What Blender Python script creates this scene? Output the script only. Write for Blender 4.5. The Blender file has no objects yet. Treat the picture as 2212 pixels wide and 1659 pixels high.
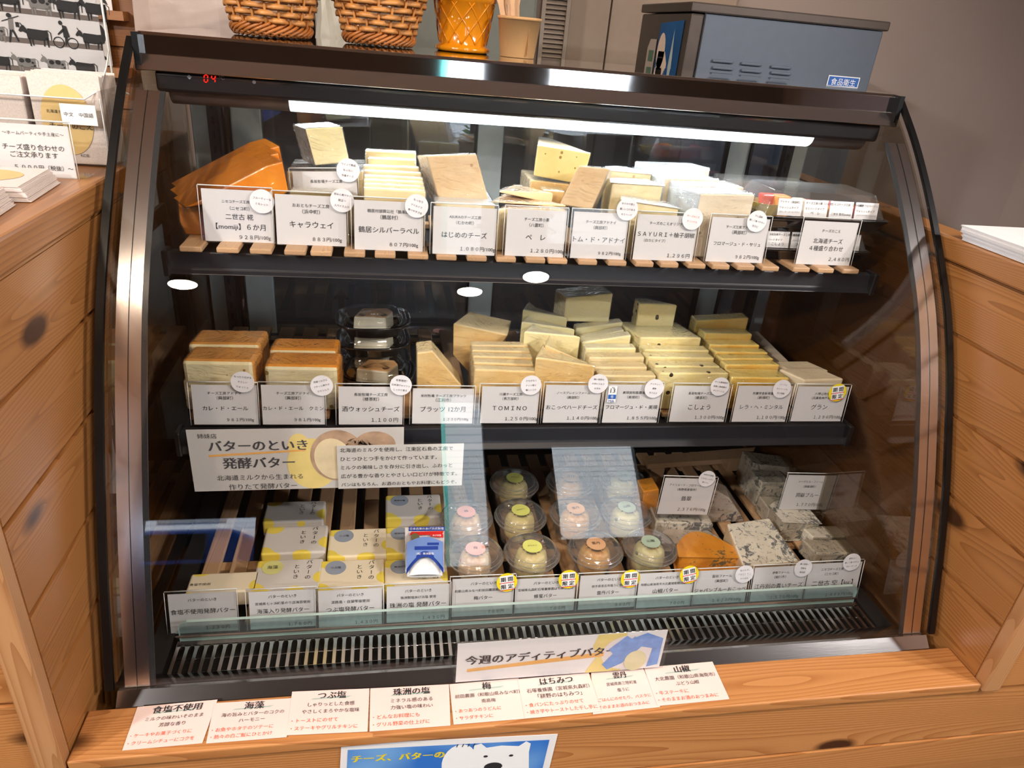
import bpy, math, random
from mathutils import Vector, Matrix
random.seed(7)
S = bpy.context.scene
COL = S.collection

# ------------------------------------------------------------------ camera
F_PX = 1520.12
YAW, PITCH, ROLL = (math.radians(a) for a in (11.4362, 26.5434, 5.2916))
CAM = Vector((-.2523, -1.0433, .9289))
def cam_axes():
    cy, sy, cp, sp = math.cos(YAW), math.sin(YAW), math.cos(PITCH), math.sin(PITCH)
    f = Vector((sy*cp, cy*cp, -sp)); r = Vector((cy, -sy, 0)); u = r.cross(f)
    cr, sr = math.cos(ROLL), math.sin(ROLL)
    return cr*r+sr*u, -sr*r+cr*u, f
CR, CU, CF = cam_axes()
cd = bpy.data.cameras.new('camera'); cam = bpy.data.objects.new('camera', cd); COL.objects.link(cam)
cd.sensor_width = 36; cd.lens = F_PX/2212*36; cd.clip_start = .02
M = Matrix((CR, CU, -CF)).transposed().to_4x4(); M.translation = CAM
cam.matrix_world = M; S.camera = cam

# ------------------------------------------------------------------ world, lights, exposure
S.view_settings.view_transform = 'Standard'; S.view_settings.look = 'None'
S.view_settings.gamma = 1; S.view_settings.exposure = 0.22; S.view_settings.use_curve_mapping = False
S.cycles.transparent_max_bounces = 48; S.cycles.max_bounces = 10
S.cycles.use_denoising = True; S.cycles.sample_clamp_indirect = 6
S.cycles.caustics_reflective = False; S.cycles.caustics_refractive = False
W = bpy.data.worlds.new('world'); S.world = W; W.use_nodes = True
W.node_tree.nodes['Background'].inputs[0].default_value = (.80, .89, 1, 1)
W.node_tree.nodes['Background'].inputs[1].default_value = 4.0
def light(name, kind, loc, target, power, color, size=None, sizey=None, spot=None, blend=.6, radius=.03):
    l = bpy.data.lights.new(name, kind); l.energy = power; l.color = color
    if kind == 'AREA':
        l.shape = 'RECTANGLE' if sizey else 'DISK'; l.size = size
        if sizey: l.size_y = sizey
    elif kind == 'SPOT':
        l.spot_size = spot; l.spot_blend = blend; l.shadow_soft_size = radius
    o = bpy.data.objects.new(name, l); COL.objects.link(o); o.location = loc
    d = Vector(target)-Vector(loc)
    o.rotation_euler = d.to_track_quat('-Z', 'Y').to_euler() if abs(d.normalized().z) < .999 else (0, 0, 0)
    return o
WARM = (1, .80, .60)
# the fluorescent strip inside the case
light('case_strip_light', 'AREA', (.035, .112, .796), (.035, .0, .30), 2.0, (.87, .95, 1), .86, .02)
# the three ceiling lamps mirrored in the glass, then unseen ones
SPOTS = [(.27, -1.0), (.05, -1.19), (-.93, -1.19)]
SIDE_FILLS = [(-1.90, -1.4), (-1.95, -2.4), (2.0, -1.25), (2.0, -1.75)]  # fill spots added out of view to brighten the case and its shelves
BACKS = [(-1.6, -.55), (.9, .85), (-.2, .75)]  # first one is unseen, put there to light the cow picture
for x, y in SPOTS: light('ceiling_lamp_beam', 'SPOT', (x, y, 1.84), (x*.5, -.15, .3), 24, WARM, spot=2.2, radius=.045)
for x, y in SIDE_FILLS: light('ceiling_lamp_beam', 'SPOT', (x, y, 1.84), (x*.12, .05, .38), 155, (1, .965, .93), spot=.95, blend=.9, radius=.06)
for (x, y), pw_ in zip(BACKS, (22, 9, 9)): light('ceiling_lamp_beam', 'SPOT', (x, y, 1.84), (x*.75, y+.5, .3), pw_, WARM, spot=2.6, radius=.06)

sun = bpy.data.lights.new('sun', 'SUN'); sun.energy = 9; sun.angle = .01; sun.color = (1, .97, .92)
so_ = bpy.data.objects.new('sun', sun); COL.objects.link(so_); so_.rotation_euler = Vector((-.25, -1, -.9)).to_track_quat('-Z', 'Y').to_euler()

# ------------------------------------------------------------------ pixel -> point on a plane
def AT(x, y, X=None, Y=None, Z=None):
    d = CF+CR*((x-1106)/F_PX)-CU*((y-829.5)/F_PX)
    if X is not None: t = (X-CAM.x)/d.x
    elif Y is not None: t = (Y-CAM.y)/d.y
    else: t = (Z-CAM.z)/d.z
    return CAM+d*t

# ------------------------------------------------------------------ materials
def lin(c):
    if isinstance(c, str): c = [int(c[i:i+2], 16)/255 for i in (0, 2, 4)]
    return tuple(v/12.92 if v <= .04045 else ((v+.055)/1.055)**2.4 for v in c)+(1,)
class NT:
    def __init__(s, name):
        s.m = bpy.data.materials.new(name); s.m.use_nodes = True; s.t = s.m.node_tree
        s.t.nodes.clear(); s.out = s.t.nodes.new('ShaderNodeOutputMaterial')
    def n(s, ty, **k):
        nd = s.t.nodes.new('ShaderNode'+ty)
        for a, v in k.items():
            if a.startswith('i_'): nd.inputs[a[2:].replace('_', ' ')].default_value = v
            else: setattr(nd, a, v)
        return nd
    def l(s, a, b): s.t.links.new(a, b)
    def coord(s, scale=(1, 1, 1), rot=(0, 0, 0), kind='Object'):
        tc = s.n('TexCoord'); mp = s.n('Mapping'); s.l(tc.outputs[kind], mp.inputs[0])
        mp.inputs['Scale'].default_value = scale; mp.inputs['Rotation'].default_value = rot
        return mp.outputs[0]
    def noise(s, vec, scale, detail=4, rough=.55, dist=0):
        n = s.n('TexNoise'); n.inputs['Scale'].default_value = scale; n.inputs['Detail'].default_value = detail
        n.inputs['Roughness'].default_value = rough; n.inputs['Distortion'].default_value = dist
        s.l(vec, n.inputs['Vector']); return n.outputs['Fac']
    def ramp(s, fac, stops):
        r = s.n('ValToRGB'); e = r.color_ramp.elements
        while len(e) < len(stops): e.new(.5)
        for el, (p, c) in zip(e, stops): el.position = p; el.color = c if len(c) == 4 else lin(c)
        s.l(fac, r.inputs[0]); return r.outputs[0]
    def mix(s, fac, a, b, mode='MIX'):
        m = s.n('Mix', data_type='RGBA', blend_type=mode)
        for sock, v in ((m.inputs[0], fac), (m.inputs[6], a), (m.inputs[7], b)):
            if hasattr(v, 'links') or hasattr(v, 'is_linked'): s.l(v, sock)
            else: sock.default_value = v
        return m.outputs[2]
    def math(s, op, a, b=0.0, clamp=False):
        m = s.n('Math', operation=op, use_clamp=clamp)
        for sock, v in ((m.inputs[0], a), (m.inputs[1], b)):
            if hasattr(v, 'is_linked'): s.l(v, sock)
            else: sock.default_value = v
        return m.outputs[0]
    def bump(s, h, strength=.2, dist=.002):
        b = s.n('Bump'); b.inputs['Strength'].default_value = strength; b.inputs['Distance'].default_value = dist
        s.l(h, b.inputs['Height']); return b.outputs[0]
    def bsdf(s, color=None, rough=.5, metal=0, normal=None, **k):
        b = s.n('BsdfPrincipled'); b.inputs['Roughness'].default_value = rough; b.inputs['Metallic'].default_value = metal
        if color is not None:
            if hasattr(color, 'is_linked'): s.l(color, b.inputs['Base Color'])
            else: b.inputs['Base Color'].default_value = color
        if normal is not None: s.l(normal, b.inputs['Normal'])
        for a, v in k.items():
            sock = b.inputs[a.replace('_', ' ')]
            if hasattr(v, 'is_linked'): s.l(v, sock)
            else: sock.default_value = v
        s.l(b.outputs[0], s.out.inputs[0]); return b
MATS = {}
def flat(name, c, rough=.6, metal=0, var=.06, nscale=40, **k):
    if name in MATS: return MATS[name]
    t = NT(name); v = t.coord(); f = t.noise(v, nscale)
    c0 = lin(c) if isinstance(c, str) else c
    lo = tuple(x*(1-var) for x in c0[:3])+(1,); hi = tuple(min(1, x*(1+var)) for x in c0[:3])+(1,)
    t.bsdf(t.ramp(f, [(.3, lo), (.7, hi)]), rough, metal, **k); MATS[name] = t.m; return t.m
def emit(name, c, strength):
    t = NT(name); e = t.n('Emission'); e.inputs[0].default_value = lin(c) if isinstance(c, str) else c
    e.inputs[1].default_value = strength; t.l(e.outputs[0], t.out.inputs[0]); MATS[name] = t.m; return t.m
def thin_glass(name, tint='ffffff', base=.04, top=.9, rough=.0, wrinkle=0, wscale=30, haze=0):
    t = NT(name); tr = t.n('BsdfTransparent'); tr.inputs[0].default_value = lin(tint)
    g = t.n('BsdfGlossy'); g.inputs['Roughness'].default_value = rough; g.inputs[0].default_value = (1, 1, 1, 1)
    lw = t.n('LayerWeight'); lw.inputs[0].default_value = .5
    if wrinkle:
        v = t.coord((1, 1.0, 2.2)); h = t.noise(v, wscale, 3, .5, 2.5)
        h2 = t.math('ABSOLUTE', t.math('SUBTRACT', h, .5))
        nb = t.bump(h2, wrinkle, .012); t.l(nb, g.inputs['Normal']); t.l(nb, lw.inputs['Normal'])
    f = t.math('ADD', t.math('MULTIPLY', t.math('POWER', lw.outputs['Facing'], 5.0), top), base, clamp=True)
    m = t.n('MixShader'); t.l(f, m.inputs[0]); t.l(tr.outputs[0], m.inputs[1]); t.l(g.outputs[0], m.inputs[2])
    res = m.outputs[0]
    if haze:
        d = t.n('BsdfDiffuse'); d.inputs[0].default_value = (.8, .8, .8, 1)
        m2 = t.n('MixShader'); m2.inputs[0].default_value = haze; t.l(res, m2.inputs[1]); t.l(d.outputs[0], m2.inputs[2]); res = m2.outputs[0]
    t.l(res, t.out.inputs[0]); MATS[name] = t.m; return t.m
def wood(name, c1, c2, c3, axis='x', rough=.42, knots=True, scale=1.0, groove=0):
    """pine: grain streaks stretched along one axis, growth rings, scattered knots."""
    t = NT(name)
    st = {'x': (.04, 1, 1), 'y': (1, .04, 1), 'z': (1, 1, .04)}[axis]
    ks = {'x': (.45, 1, 1), 'y': (1, .45, 1), 'z': (1, 1, .45)}[axis]
    at = t.n('Attribute', attribute_name='board'); tc = t.n('TexCoord')
    off = t.n('VectorMath', operation='ADD'); sc = t.n('VectorMath', operation='SCALE'); t.l(at.outputs['Color'], sc.inputs[0]); sc.inputs['Scale'].default_value = 7
    t.l(tc.outputs['Object'], off.inputs[0]); t.l(sc.outputs[0], off.inputs[1])
    def mp(s):
        m = t.n('Mapping'); m.inputs['Scale'].default_value = s; t.l(off.outputs[0], m.inputs[0]); return m.outputs[0]
    vs = mp(tuple(a*scale for a in st)); vk = mp(tuple(a*scale for a in ks))
    warp = t.noise(mp(tuple(a*scale for a in ks)), 5, 2)
    rings = t.n('TexNoise'); rings.inputs['Scale'].default_value = 9; rings.inputs['Detail'].default_value = .6; rings.inputs['Distortion'].default_value = .1
    t.l(vs, rings.inputs['Vector'])
    vo = t.n('TexVoronoi'); vo.inputs['Scale'].default_value = 8.5; vo.inputs['Randomness'].default_value = 1; t.l(vk, vo.inputs['Vector'])
    kd = vo.outputs['Distance']
    pull = t.math('DIVIDE', .035, t.math('ADD', kd, .09))
    r = t.math('ADD', t.math('MULTIPLY', rings.outputs['Fac'], 84), t.math('MULTIPLY', pull, 9.0 if knots else 0))
    s1 = t.math('FRACT', r); s2 = t.math('POWER', s1, 2.2)
    fine = t.noise(mp(tuple(a*scale for a in st)), 230, 2)
    base = t.mix(s2, lin(c1), lin(c2))
    base = t.mix(t.math('MULTIPLY', fine, .35), base, lin(c2))
    base = t.mix(t.math('MULTIPLY', warp, .55), base, t.mix(.5, lin(c1), lin(c2)))
    bt = t.n('Hue Saturation'.replace(' ', '')) if False else t.n('HueSaturation')
    t.l(base, bt.inputs['Color']); t.l(t.math('ADD', t.math('MULTIPLY', at.outputs['Fac'], .35), .82), bt.inputs['Value'])
    colr = bt.outputs[0]
    if knots:
        kf2 = t.math('MULTIPLY', t.math('SUBTRACT', .155, kd), 16.0, clamp=True)
        colr = t.mix(kf2, colr, lin(c3))
    t.bsdf(colr, rough, normal=t.bump(s2, .12, .001), Coat_Weight=.25, Coat_Roughness=.25)
    MATS[name] = t.m; return t.m
def cheese_mat(name, base, dark, rough=.38, holes=0, holec='a8864e', veins=0, veinc='3f4a57', specks=0, speckc='3a3020', sheen=.5, nscale=22, vscale=55):
    if name in MATS: return MATS[name]
    t = NT(name); v = t.coord(); f = t.noise(v, nscale, 5, .6)
    c = t.ramp(f, [(.32, lin(dark)), (.68, lin(base))]); h = t.noise(v, 160, 3)
    if veins:
        a = t.noise(v, vscale, 4, .75, 1.6); b = t.noise(v, vscale*.28, 2)
        m = t.math('MULTIPLY', t.math('SUBTRACT', t.math('ADD', a, t.math('MULTIPLY', b, .5)), 1-veins*.56), 14, clamp=True)
        c = t.mix(t.math('MULTIPLY', m, .85), c, lin(veinc))
    for amt, colr, scl in ((holes, holec, 120), (specks, speckc, 75)):
        if amt:
            vo = t.n('TexVoronoi'); vo.inputs['Scale'].default_value = scl; t.l(v, vo.inputs['Vector'])
            sel = t.math('LESS_THAN', t.n('SeparateColor').outputs[0] if False else vo.outputs['Distance'], .28)
            sp = t.n('SeparateColor'); t.l(vo.outputs['Color'], sp.inputs[0])
            pick = t.math('LESS_THAN', sp.outputs[0], amt)
            c = t.mix(t.math('MULTIPLY', sel, pick), c, lin(colr))
    t.bsdf(c, rough, normal=t.bump(h, .12, .001), Coat_Weight=sheen, Coat_Roughness=.08,
           Subsurface_Weight=.12, Subsurface_Radius=(.012, .007, .003), Subsurface_Scale=.4)
    MATS[name] = t.m; return t.m

STEEL = NT('brushed_steel')
_v = STEEL.coord((1, 60, 60)); STEEL.bsdf((.74, .70, .69, 1), .2, 1, normal=STEEL.bump(STEEL.noise(_v, 30, 2), .03, .001)); STEEL = STEEL.m
RAIL = NT('satin_steel'); RAIL.bsdf((.42, .40, .40, 1), .16, 1, normal=RAIL.bump(RAIL.noise(RAIL.coord((1, 40, 40)), 30, 2), .03, .001)); RAIL = RAIL.m
CHROME = NT('polished_steel'); CHROME.bsdf((.78, .76, .76, 1), .045, 1, normal=CHROME.bump(CHROME.noise(CHROME.coord(), 9, 2), .05, .004)); CHROME = CHROME.m
BLACK = flat('black_enamel', '0c0d10', .3, Coat_Weight=.4)
RUBBER = flat('black_rubber_seal', '050506', .35)
SHELFBLK = flat('black_painted_steel', '1b1c22', .38, var=.15, nscale=900)
DARKLINER = flat('dark_liner', '1c1a19', .5)
GREYFRAME = flat('grey_aluminium_frame', 'a9b1b1', .4, .3)
TRAYBLK = flat('black_tray_plastic', '08090c', .12, Coat_Weight=.8)
PAPER = flat('white_card', 'f1eff0', .45, var=.01)
PAPERP = flat('pale_pink_card', 'edd2cb', .4, var=.01)
INK = flat('dark_ink', '26262a', .6)
INK2 = flat('grey_ink', '4b4b50', .6)
REDINK = flat('coral_ink', 'e2603a', .6)
REDP = flat('red_print', 'd8231f', .5)
YELP = flat('yellow_print', 'f4dc1e', .5)
YELPALE = flat('pale_yellow_print', 'f0d98a', .55)
ORP = flat('orange_highlight', 'f3b765', .55)
GREYGREEN = flat('grey_green_marker', 'a9bcb4', .6)
BLUEP = flat('blue_print', '2a62b4', .5)
NAVYP = flat('navy_print', '1f3e98', .45)
WHITEP = flat('white_print', 'f7f9fb', .5, var=.01)
GLOVE = flat('blue_glove_print', '7ba2e4', .5, var=.15, nscale=60)
CREAMP = flat('cream_print', 'efe3b2', .5, var=.1)
GREYDOT = flat('slate_sticker', '99a2ad', .5)
GLASS = thin_glass('front_glass', 'ffffff', .034)
SIDEGLASS = thin_glass('side_glass', 'd6d2c8', .07)
GREENGLASS = thin_glass('green_edged_glass', 'e6f2f1', .05, haze=.05)
GREENEDGE = flat('green_glass_edge', 'b4cac4', .2)
ACRYL = thin_glass('clear_acrylic', 'f8f8f8', .02)
ACEDGE = flat('acrylic_edge', 'e2e4e3', .25)
PET = thin_glass('clear_plastic', 'fafafa', .05, wrinkle=.05, wscale=60, haze=.035)
WRAP = thin_glass('cling_film', 'ffffff', .05, .85, .05, wrinkle=.8, wscale=24)
WRAPW = thin_glass('tight_film', 'ffffff', .03, .7, .08, wrinkle=.3, wscale=34)
WOODX = wood('pine_along_x', 'cc9058', 'a06230', '4a2814', 'x')
WOODY = wood('pine_along_y', 'ba8049', '8b562a', '432412', 'y')
WOODZ = wood('pine_along_z', 'c89668', 'a06c42', '5a2d14', 'z', knots=False)
WOODD = wood('dark_pine_along_x', '94602f', '69401e', '3a1c0c', 'x')
SLAT = wood('slat_wood', 'cda680', 'a67f58', '6a4a30', 'y', .6, knots=False, scale=3)
CARDB = flat('grey_cardboard', 'b9ab98', .8)

# ------------------------------------------------------------------ mesh building
class MB:
    def __init__(s): s.v = []; s.f = []; s.m = []; s.sm = []; s.b = []
    def add(s, vs, fs, mi=0, smooth=False, board=None):
        o = len(s.v); s.v += [tuple(v) for v in vs]
        for f in fs:
            s.f.append(tuple(o+i for i in f)); s.m.append(mi); s.sm.append(smooth); s.b.append(board)
        return s
    def box(s, a, b, mi=0, board=None):
        x0, y0, z0 = [min(p, q) for p, q in zip(a, b)]; x1, y1, z1 = [max(p, q) for p, q in zip(a, b)]
        return s.add([(x0, y0, z0), (x1, y0, z0), (x1, y1, z0), (x0, y1, z0), (x0, y0, z1), (x1, y0, z1), (x1, y1, z1), (x0, y1, z1)],
                     [(0, 3, 2, 1), (4, 5, 6, 7), (0, 1, 5, 4), (1, 2, 6, 5), (2, 3, 7, 6), (3, 0, 4, 7)], mi, False, board)
    def prism(s, front, back, mf=0, ms=1, smooth=False, mb=None):
        """front, back: matching 3D outlines; mf = material of the cut front, ms = of the sides."""
        n = len(front); o = list(front)+list(back)
        s.add(o, [tuple(range(n))], mf)
        k = len(s.v)-2*n
        for f, mi in [(tuple(range(2*n-1, n-1, -1)), mf if mb is None else mb)]+[((i, i+n, (i+1) % n+n, (i+1) % n), ms) for i in range(n)]:
            s.f.append(tuple(k+i for i in f)); s.m.append(mi); s.sm.append(smooth); s.b.append(None)
        return s
    def tube(s, pts, r, n=8, mi=0, closed=False, flat_=None):
        pts = [Vector(p) for p in pts]; N = len(pts); vs = []
        up = Vector((0, 0, 1))
        for i, p in enumerate(pts):
            a = pts[(i-1) % N] if closed or i else p; b = pts[(i+1) % N] if closed or i < N-1 else p
            d = (b-a).normalized(); w = up if abs(d.dot(up)) < .95 else Vector((1, 0, 0))
            e1 = d.cross(w).normalized(); e2 = e1.cross(d).normalized(); rr = r[i] if isinstance(r, (list, tuple)) else r
            for k in range(n):
                t = 2*math.pi*k/n; fl = flat_ or 1
                vs.append(p+e1*math.cos(t)*rr*fl+e2*math.sin(t)*rr)
        fs = []
        for i in range(N if closed else N-1):
            j = (i+1) % N
            for k in range(n): fs.append((i*n+k, i*n+(k+1) % n, j*n+(k+1) % n, j*n+k))
        if not closed: fs += [tuple(range(n-1, -1, -1)), tuple((N-1)*n+k for k in range(n))]
        return s.add(vs, fs, mi, True)
    def lathe(s, prof, c=(0, 0, 0), n=40, mi=0, smooth=True, sq=None):
        """prof: (radius, z) pairs; sq: superellipse exponent and depth ratio for square-ish trays."""
        vs = []
        for r, z in prof:
            for k in range(n):
                t = 2*math.pi*(k+.5)/n; cx, sx = math.cos(t), math.sin(t)
                if sq:
                    e, ry = sq; q = (abs(cx)**e+abs(sx)**e)**(-1/e); cx *= q; sx *= q*ry
                vs.append((c[0]+r*cx, c[1]+r*sx, c[2]+z))
        fs = []
        for i in range(len(prof)-1):
            for k in range(n): fs.append((i*n+k, i*n+(k+1) % n, (i+1)*n+(k+1) % n, (i+1)*n+k))
        if prof[0][0] > 1e-6: fs.append(tuple(range(n-1, -1, -1)))
        if prof[-1][0] > 1e-6: fs.append(tuple((len(prof)-1)*n+k for k in range(n)))
        return s.add(vs, fs, mi, smooth)
    def open_lathe(s, prof, **k):
        s.lathe(prof, **k); n = k.get('n', 40)
        # drop caps
        for _ in range((prof[0][0] > 1e-6)+(prof[-1][0] > 1e-6)): s.f.pop(); s.m.pop(); s.sm.pop(); s.b.pop()
        return s
    def build(s, name, mats, parent=None, bevel=0, seg=2, subsurf=0, solid=0, disp=None):
        mats = mats if isinstance(mats, (list, tuple)) else [mats]
        off = parent_world(parent)
        me = bpy.data.meshes.new(name)
        me.from_pydata([tuple(Vector(v)-off) for v in s.v], [], s.f)
        for mt in mats: me.materials.append(mt)
        me.polygons.foreach_set('material_index', [min(i, len(mats)-1) for i in s.m]); me.polygons.foreach_set('use_smooth', s.sm)
        if any(b is not None for b in s.b):
            ca = me.color_attributes.new('board', 'FLOAT_COLOR', 'CORNER'); li = 0
            for p, b in zip(me.polygons, s.b):
                random.seed(int((b or 0)*977)+3); c = (random.random(), random.random(), random.random(), 1)
                for q in p.loop_indices: ca.data[q].color = c
        me.update(); o = bpy.data.objects.new(name, me); COL.objects.link(o)
        if parent: o.parent = parent
        if solid:
            md = o.modifiers.new('thickness', 'SOLIDIFY'); md.thickness = solid; md.offset = 0
        if bevel:
            md = o.modifiers.new('edges', 'BEVEL'); md.width = bevel; md.segments = seg; md.limit_method = 'ANGLE'; md.angle_limit = .5
        if subsurf:
            md = o.modifiers.new('smooth', 'SUBSURF'); md.levels = subsurf; md.render_levels = subsurf
        return o
def parent_world(p):
    v = Vector((0, 0, 0))
    while p: v = v+Vector(p.location); p = p.parent
    return v
def tag(o, label=None, cat=None, group=None, kind=None):
    for k, v in (('label', label), ('category', cat), ('group', group), ('kind', kind)):
        if v: o[k] = v
    return o
def thing(name, label, cat, loc, group=None):
    o = bpy.data.objects.new(name, None); COL.objects.link(o); o.location = loc; o.empty_display_size = .02
    return tag(o, label, cat, group)
def copy_tree(o, parent=None):
    c = o.copy(); COL.objects.link(c); c.parent = parent
    for ch in [x for x in COL.objects if x.parent == o]: copy_tree(ch, c)
    return c

# text: outlines of the built-in font, cached as flat meshes
TC = {}
def glyphs(s):
    if s not in TC:
        cu = bpy.data.curves.new('lettering', 'FONT'); cu.body = s; cu.size = 1; cu.resolution_u = 2
        o = bpy.data.objects.new('lettering', cu); COL.objects.link(o)
        dg = bpy.context.evaluated_depsgraph_get(); me = bpy.data.meshes.new_from_object(o.evaluated_get(dg))
        vs = [(v.co.x, v.co.y) for v in me.vertices]; fs = [tuple(p.vertices) for p in me.polygons]
        bpy.data.objects.remove(o); bpy.data.curves.remove(cu); bpy.data.meshes.remove(me)
        TC[s] = (vs, fs)
    return TC[s]
class Frame:
    """a flat rectangle: origin bottom-left, unit axes u (right), v (up), n (out)."""
    def __init__(s, o, u, v): s.o = Vector(o); s.u = Vector(u).normalized(); s.v = Vector(v); s.v = (s.v-s.u*s.v.dot(s.u)).normalized(); s.n = s.u.cross(s.v)
    def p(s, a, b, h=0): return s.o+s.u*a+s.v*b+s.n*h
def text(mb, fr, s, a, b, w=None, h=None, mi=0, off=.0006, rot=0, left=False, bold=0):
    """string centred on (a, b), w wide (keeping its shape) or h high (one em)."""
    vs, fs = glyphs(s)
    if not vs: return
    x0 = min(p[0] for p in vs); x1 = max(p[0] for p in vs)
    k = w/(x1-x0) if w else h
    if w and h and k > h: k = h
    cx = x0 if left else (x0+x1)/2; c, sn = math.cos(rot), math.sin(rot)
    for dx in ((0,) if not bold else (-bold, bold)):
        pts = []
        for x, y in vs:
            X = (x-cx)*k+dx; Y = (y-.38)*k; pts.append(fr.p(a+X*c-Y*sn, b+X*sn+Y*c, off+(dx > 0)*.0001))
        mb.add(pts, fs, mi)
def shape(mb, fr, pts, mi=0, off=.0003): mb.add([fr.p(a, b, off) for a, b in pts], [tuple(range(len(pts)))], mi)
def ellipse(a, b, rx, ry=None, n=28, rot=0):
    ry = ry or rx; c, s = math.cos(rot), math.sin(rot)
    return [(a+rx*math.cos(t)*c-ry*math.sin(t)*s, b+rx*math.cos(t)*s+ry*math.sin(t)*c) for t in [2*math.pi*i/n for i in range(n)]]
def slab(mb, fr, w, h, t, mi=0, x0=0, y0=0, z0=0):
    vs = [fr.p(a, b, c) for c in (z0-t, z0) for a, b in ((x0, y0), (x0+w, y0), (x0+w, y0+h), (x0, y0+h))]
    mb.add(vs, [(3, 2, 1, 0), (4, 5, 6, 7), (0, 1, 5, 4), (1, 2, 6, 5), (2, 3, 7, 6), (3, 0, 4, 7)], mi)

# ================================================================== ROOM
def planks(mb, axis, fixed, a0, a1, z0, z1, grooves, thick=.018, gap=.0035, out=1):
    """horizontal boards on a wall: axis 'x' runs along x at y=fixed, 'y' runs along y at x=fixed."""
    zs = [z0]+[g for g in grooves if z0 < g < z1]+[z1]
    for i in range(len(zs)-1):
        lo, hi = zs[i]+gap, zs[i+1]-gap
        for a, b, d in ((lo, hi, 0), (zs[i], zs[i+1], .006)):
            if axis == 'x': mb.box((a0, fixed+d, a), (a1, fixed+thick, b), 0, i+1+fixed*10)
            else: mb.box((fixed-out*d, a0, a), (fixed-out*thick, a1, b), 0, i+1+fixed*10)
def struct(o): return tag(o, kind='structure')
FL = -.6
plaster = NT('warm_plaster'); _v = plaster.coord(); plaster.bsdf(plaster.ramp(plaster.noise(_v, 2.5, 4), [(.3, 'b9a9a3'), (.7, 'c2b3ad')]), .8, normal=plaster.bump(plaster.noise(_v, 120), .05)); plaster = plaster.m
floorm = flat('brown_floor', '6d5a4c', .5, nscale=6, var=.2)
ceilm = flat('dim_ceiling_board', 'cfc4bc', .8, nscale=3)
struct(MB().box((-2.4, -3.06, FL-.03), (2.1, 1.8, FL)).build('floor', floorm))
struct(MB().box((-2.4, -3.06, 1.9), (2.1, 1.8, 1.93)).build('ceiling', ceilm))
struct(MB().box((-2.4, 1.35, FL), (2.1, 1.40, 1.9)).build('wall_back', plaster))
struct(MB().box((2.1, -3.06, FL), (2.15, 1.8, 1.9)).build('wall_right', plaster))
wl = MB(); planks(wl, 'y', -2.35, -3.0, 1.35, FL, 1.9, [FL+.115*i for i in range(1, 22)]); struct(wl.build('wall_left', WOODY))
wf = MB()
PATCH_OPEN = (((-1.42, .27), (-.86, .70)), ((.03, .15), (.30, 1.75)), ((.64, .35), (1.16, 1.30)))  # openings made up to set the bright patches mirrored in the glass
xa = -2.4
for (x0, z0), (x1, z1) in PATCH_OPEN:
    wf.box((xa, -3.06, FL), (x0, -3.0, 1.9)); wf.box((x0, -3.06, FL), (x1, -3.0, z0)); wf.box((x0, -3.06, z1), (x1, -3.0, 1.9)); xa = x1
wf.box((xa, -3.06, FL), (2.1, -3.0, 1.9))
struct(wf.build('wall_front', flat('dark_front_wall', '63564b', .7)))
for i, (a, b) in enumerate(PATCH_OPEN):
    w = MB(); t = .02
    w.box((a[0], -3.05, a[1]), (a[0]+t, -3.0, b[1])).box((b[0]-t, -3.05, a[1]), (b[0], -3.0, b[1])).box((a[0], -3.05, a[1]), (b[0], -3.0, a[1]+t)).box((a[0], -3.05, b[1]-t), (b[0], -3.0, b[1]))
    struct(w.build('window_%d' % (i+1), flat('window_frame_dark', '4a423c', .5)))
# pine-clad wall behind the left end of the case
pw = MB(); planks(pw, 'x', .62, -2.3, -.56, FL, 1.9, [.48+.118*i for i in range(-9, 12)]); struct(pw.build('wall_alcove', WOODD))

# the street outside, seen as reflections
street = flat('asphalt', '8b8c90', .8, nscale=8); struct(MB().box((-9, -14, FL-.05), (9, -3.06, FL-.02)).build('ground', street))
side = NT('white_siding'); vv = side.coord(); wv = side.n('TexWave', wave_type='BANDS', bands_direction='Z'); wv.inputs['Scale'].default_value = 3.2; side.l(vv, wv.inputs['Vector'])
side.bsdf(side.ramp(wv.outputs['Color'], [(0, 'c9d3da'), (.2, 'f4f8fa')]), .6); side = side.m
house = thing('white_sided_house', 'white clapboard house across the street, seen mirrored in the curved glass', 'building', (0, -6.5, FL))
MB().box((-4.5, -7, FL), (5, -6.3, 3.2)).build('wall', side, house)
MB().prism([Vector((-4.8, -6.0, 3.2)), Vector((5.3, -6.0, 3.2)), Vector((5.3, -6.6, 4.0)), Vector((-4.8, -6.6, 4.0))], [Vector((-4.8, -8.2, 3.2)), Vector((5.3, -8.2, 3.2)), Vector((5.3, -7.4, 4.0)), Vector((-4.8, -7.4, 4.0))]).build('roof', flat('slate_roof', '4a4f58', .7), house)
MB().tube([(.31, -6.24, FL), (.31, -6.24, 3.2)], .05, 10).build('downpipe', flat('teal_pipe', '6fd8cc', .4), house)
MB().box((-2.3, -6.27, 1.0), (-1.7, -6.3, 1.5)).build('vent_grille', flat('grey_vent', '9aa0a4', .5), house)
shr = NT('leaf_green'); shr.bsdf(shr.ramp(shr.noise(shr.coord(), 12, 5), [(.3, '1f3a1a'), (.7, '6f9a4e')]), .6); shr = shr.m
sh = MB()
for i in range(260):
    c = Vector((random.uniform(.42, 1.05), random.uniform(-4.9, -4.4), random.uniform(FL+.02, .25+.45*random.random()))); a = random.random()*6.28; r = .055
    d1 = Vector((math.cos(a), math.sin(a), random.uniform(-.5, .5)))*r; d2 = Vector((-math.sin(a), math.cos(a), random.uniform(-.6, .6)))*r*.5
    sh.add([c-d1, c-d2, c+d1, c+d2], [(0, 1, 2, 3)])
so = sh.build('leafy_shrub', shr); tag(so, 'leafy green shrub outside, mirrored along the polished lid', 'shrub')
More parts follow.
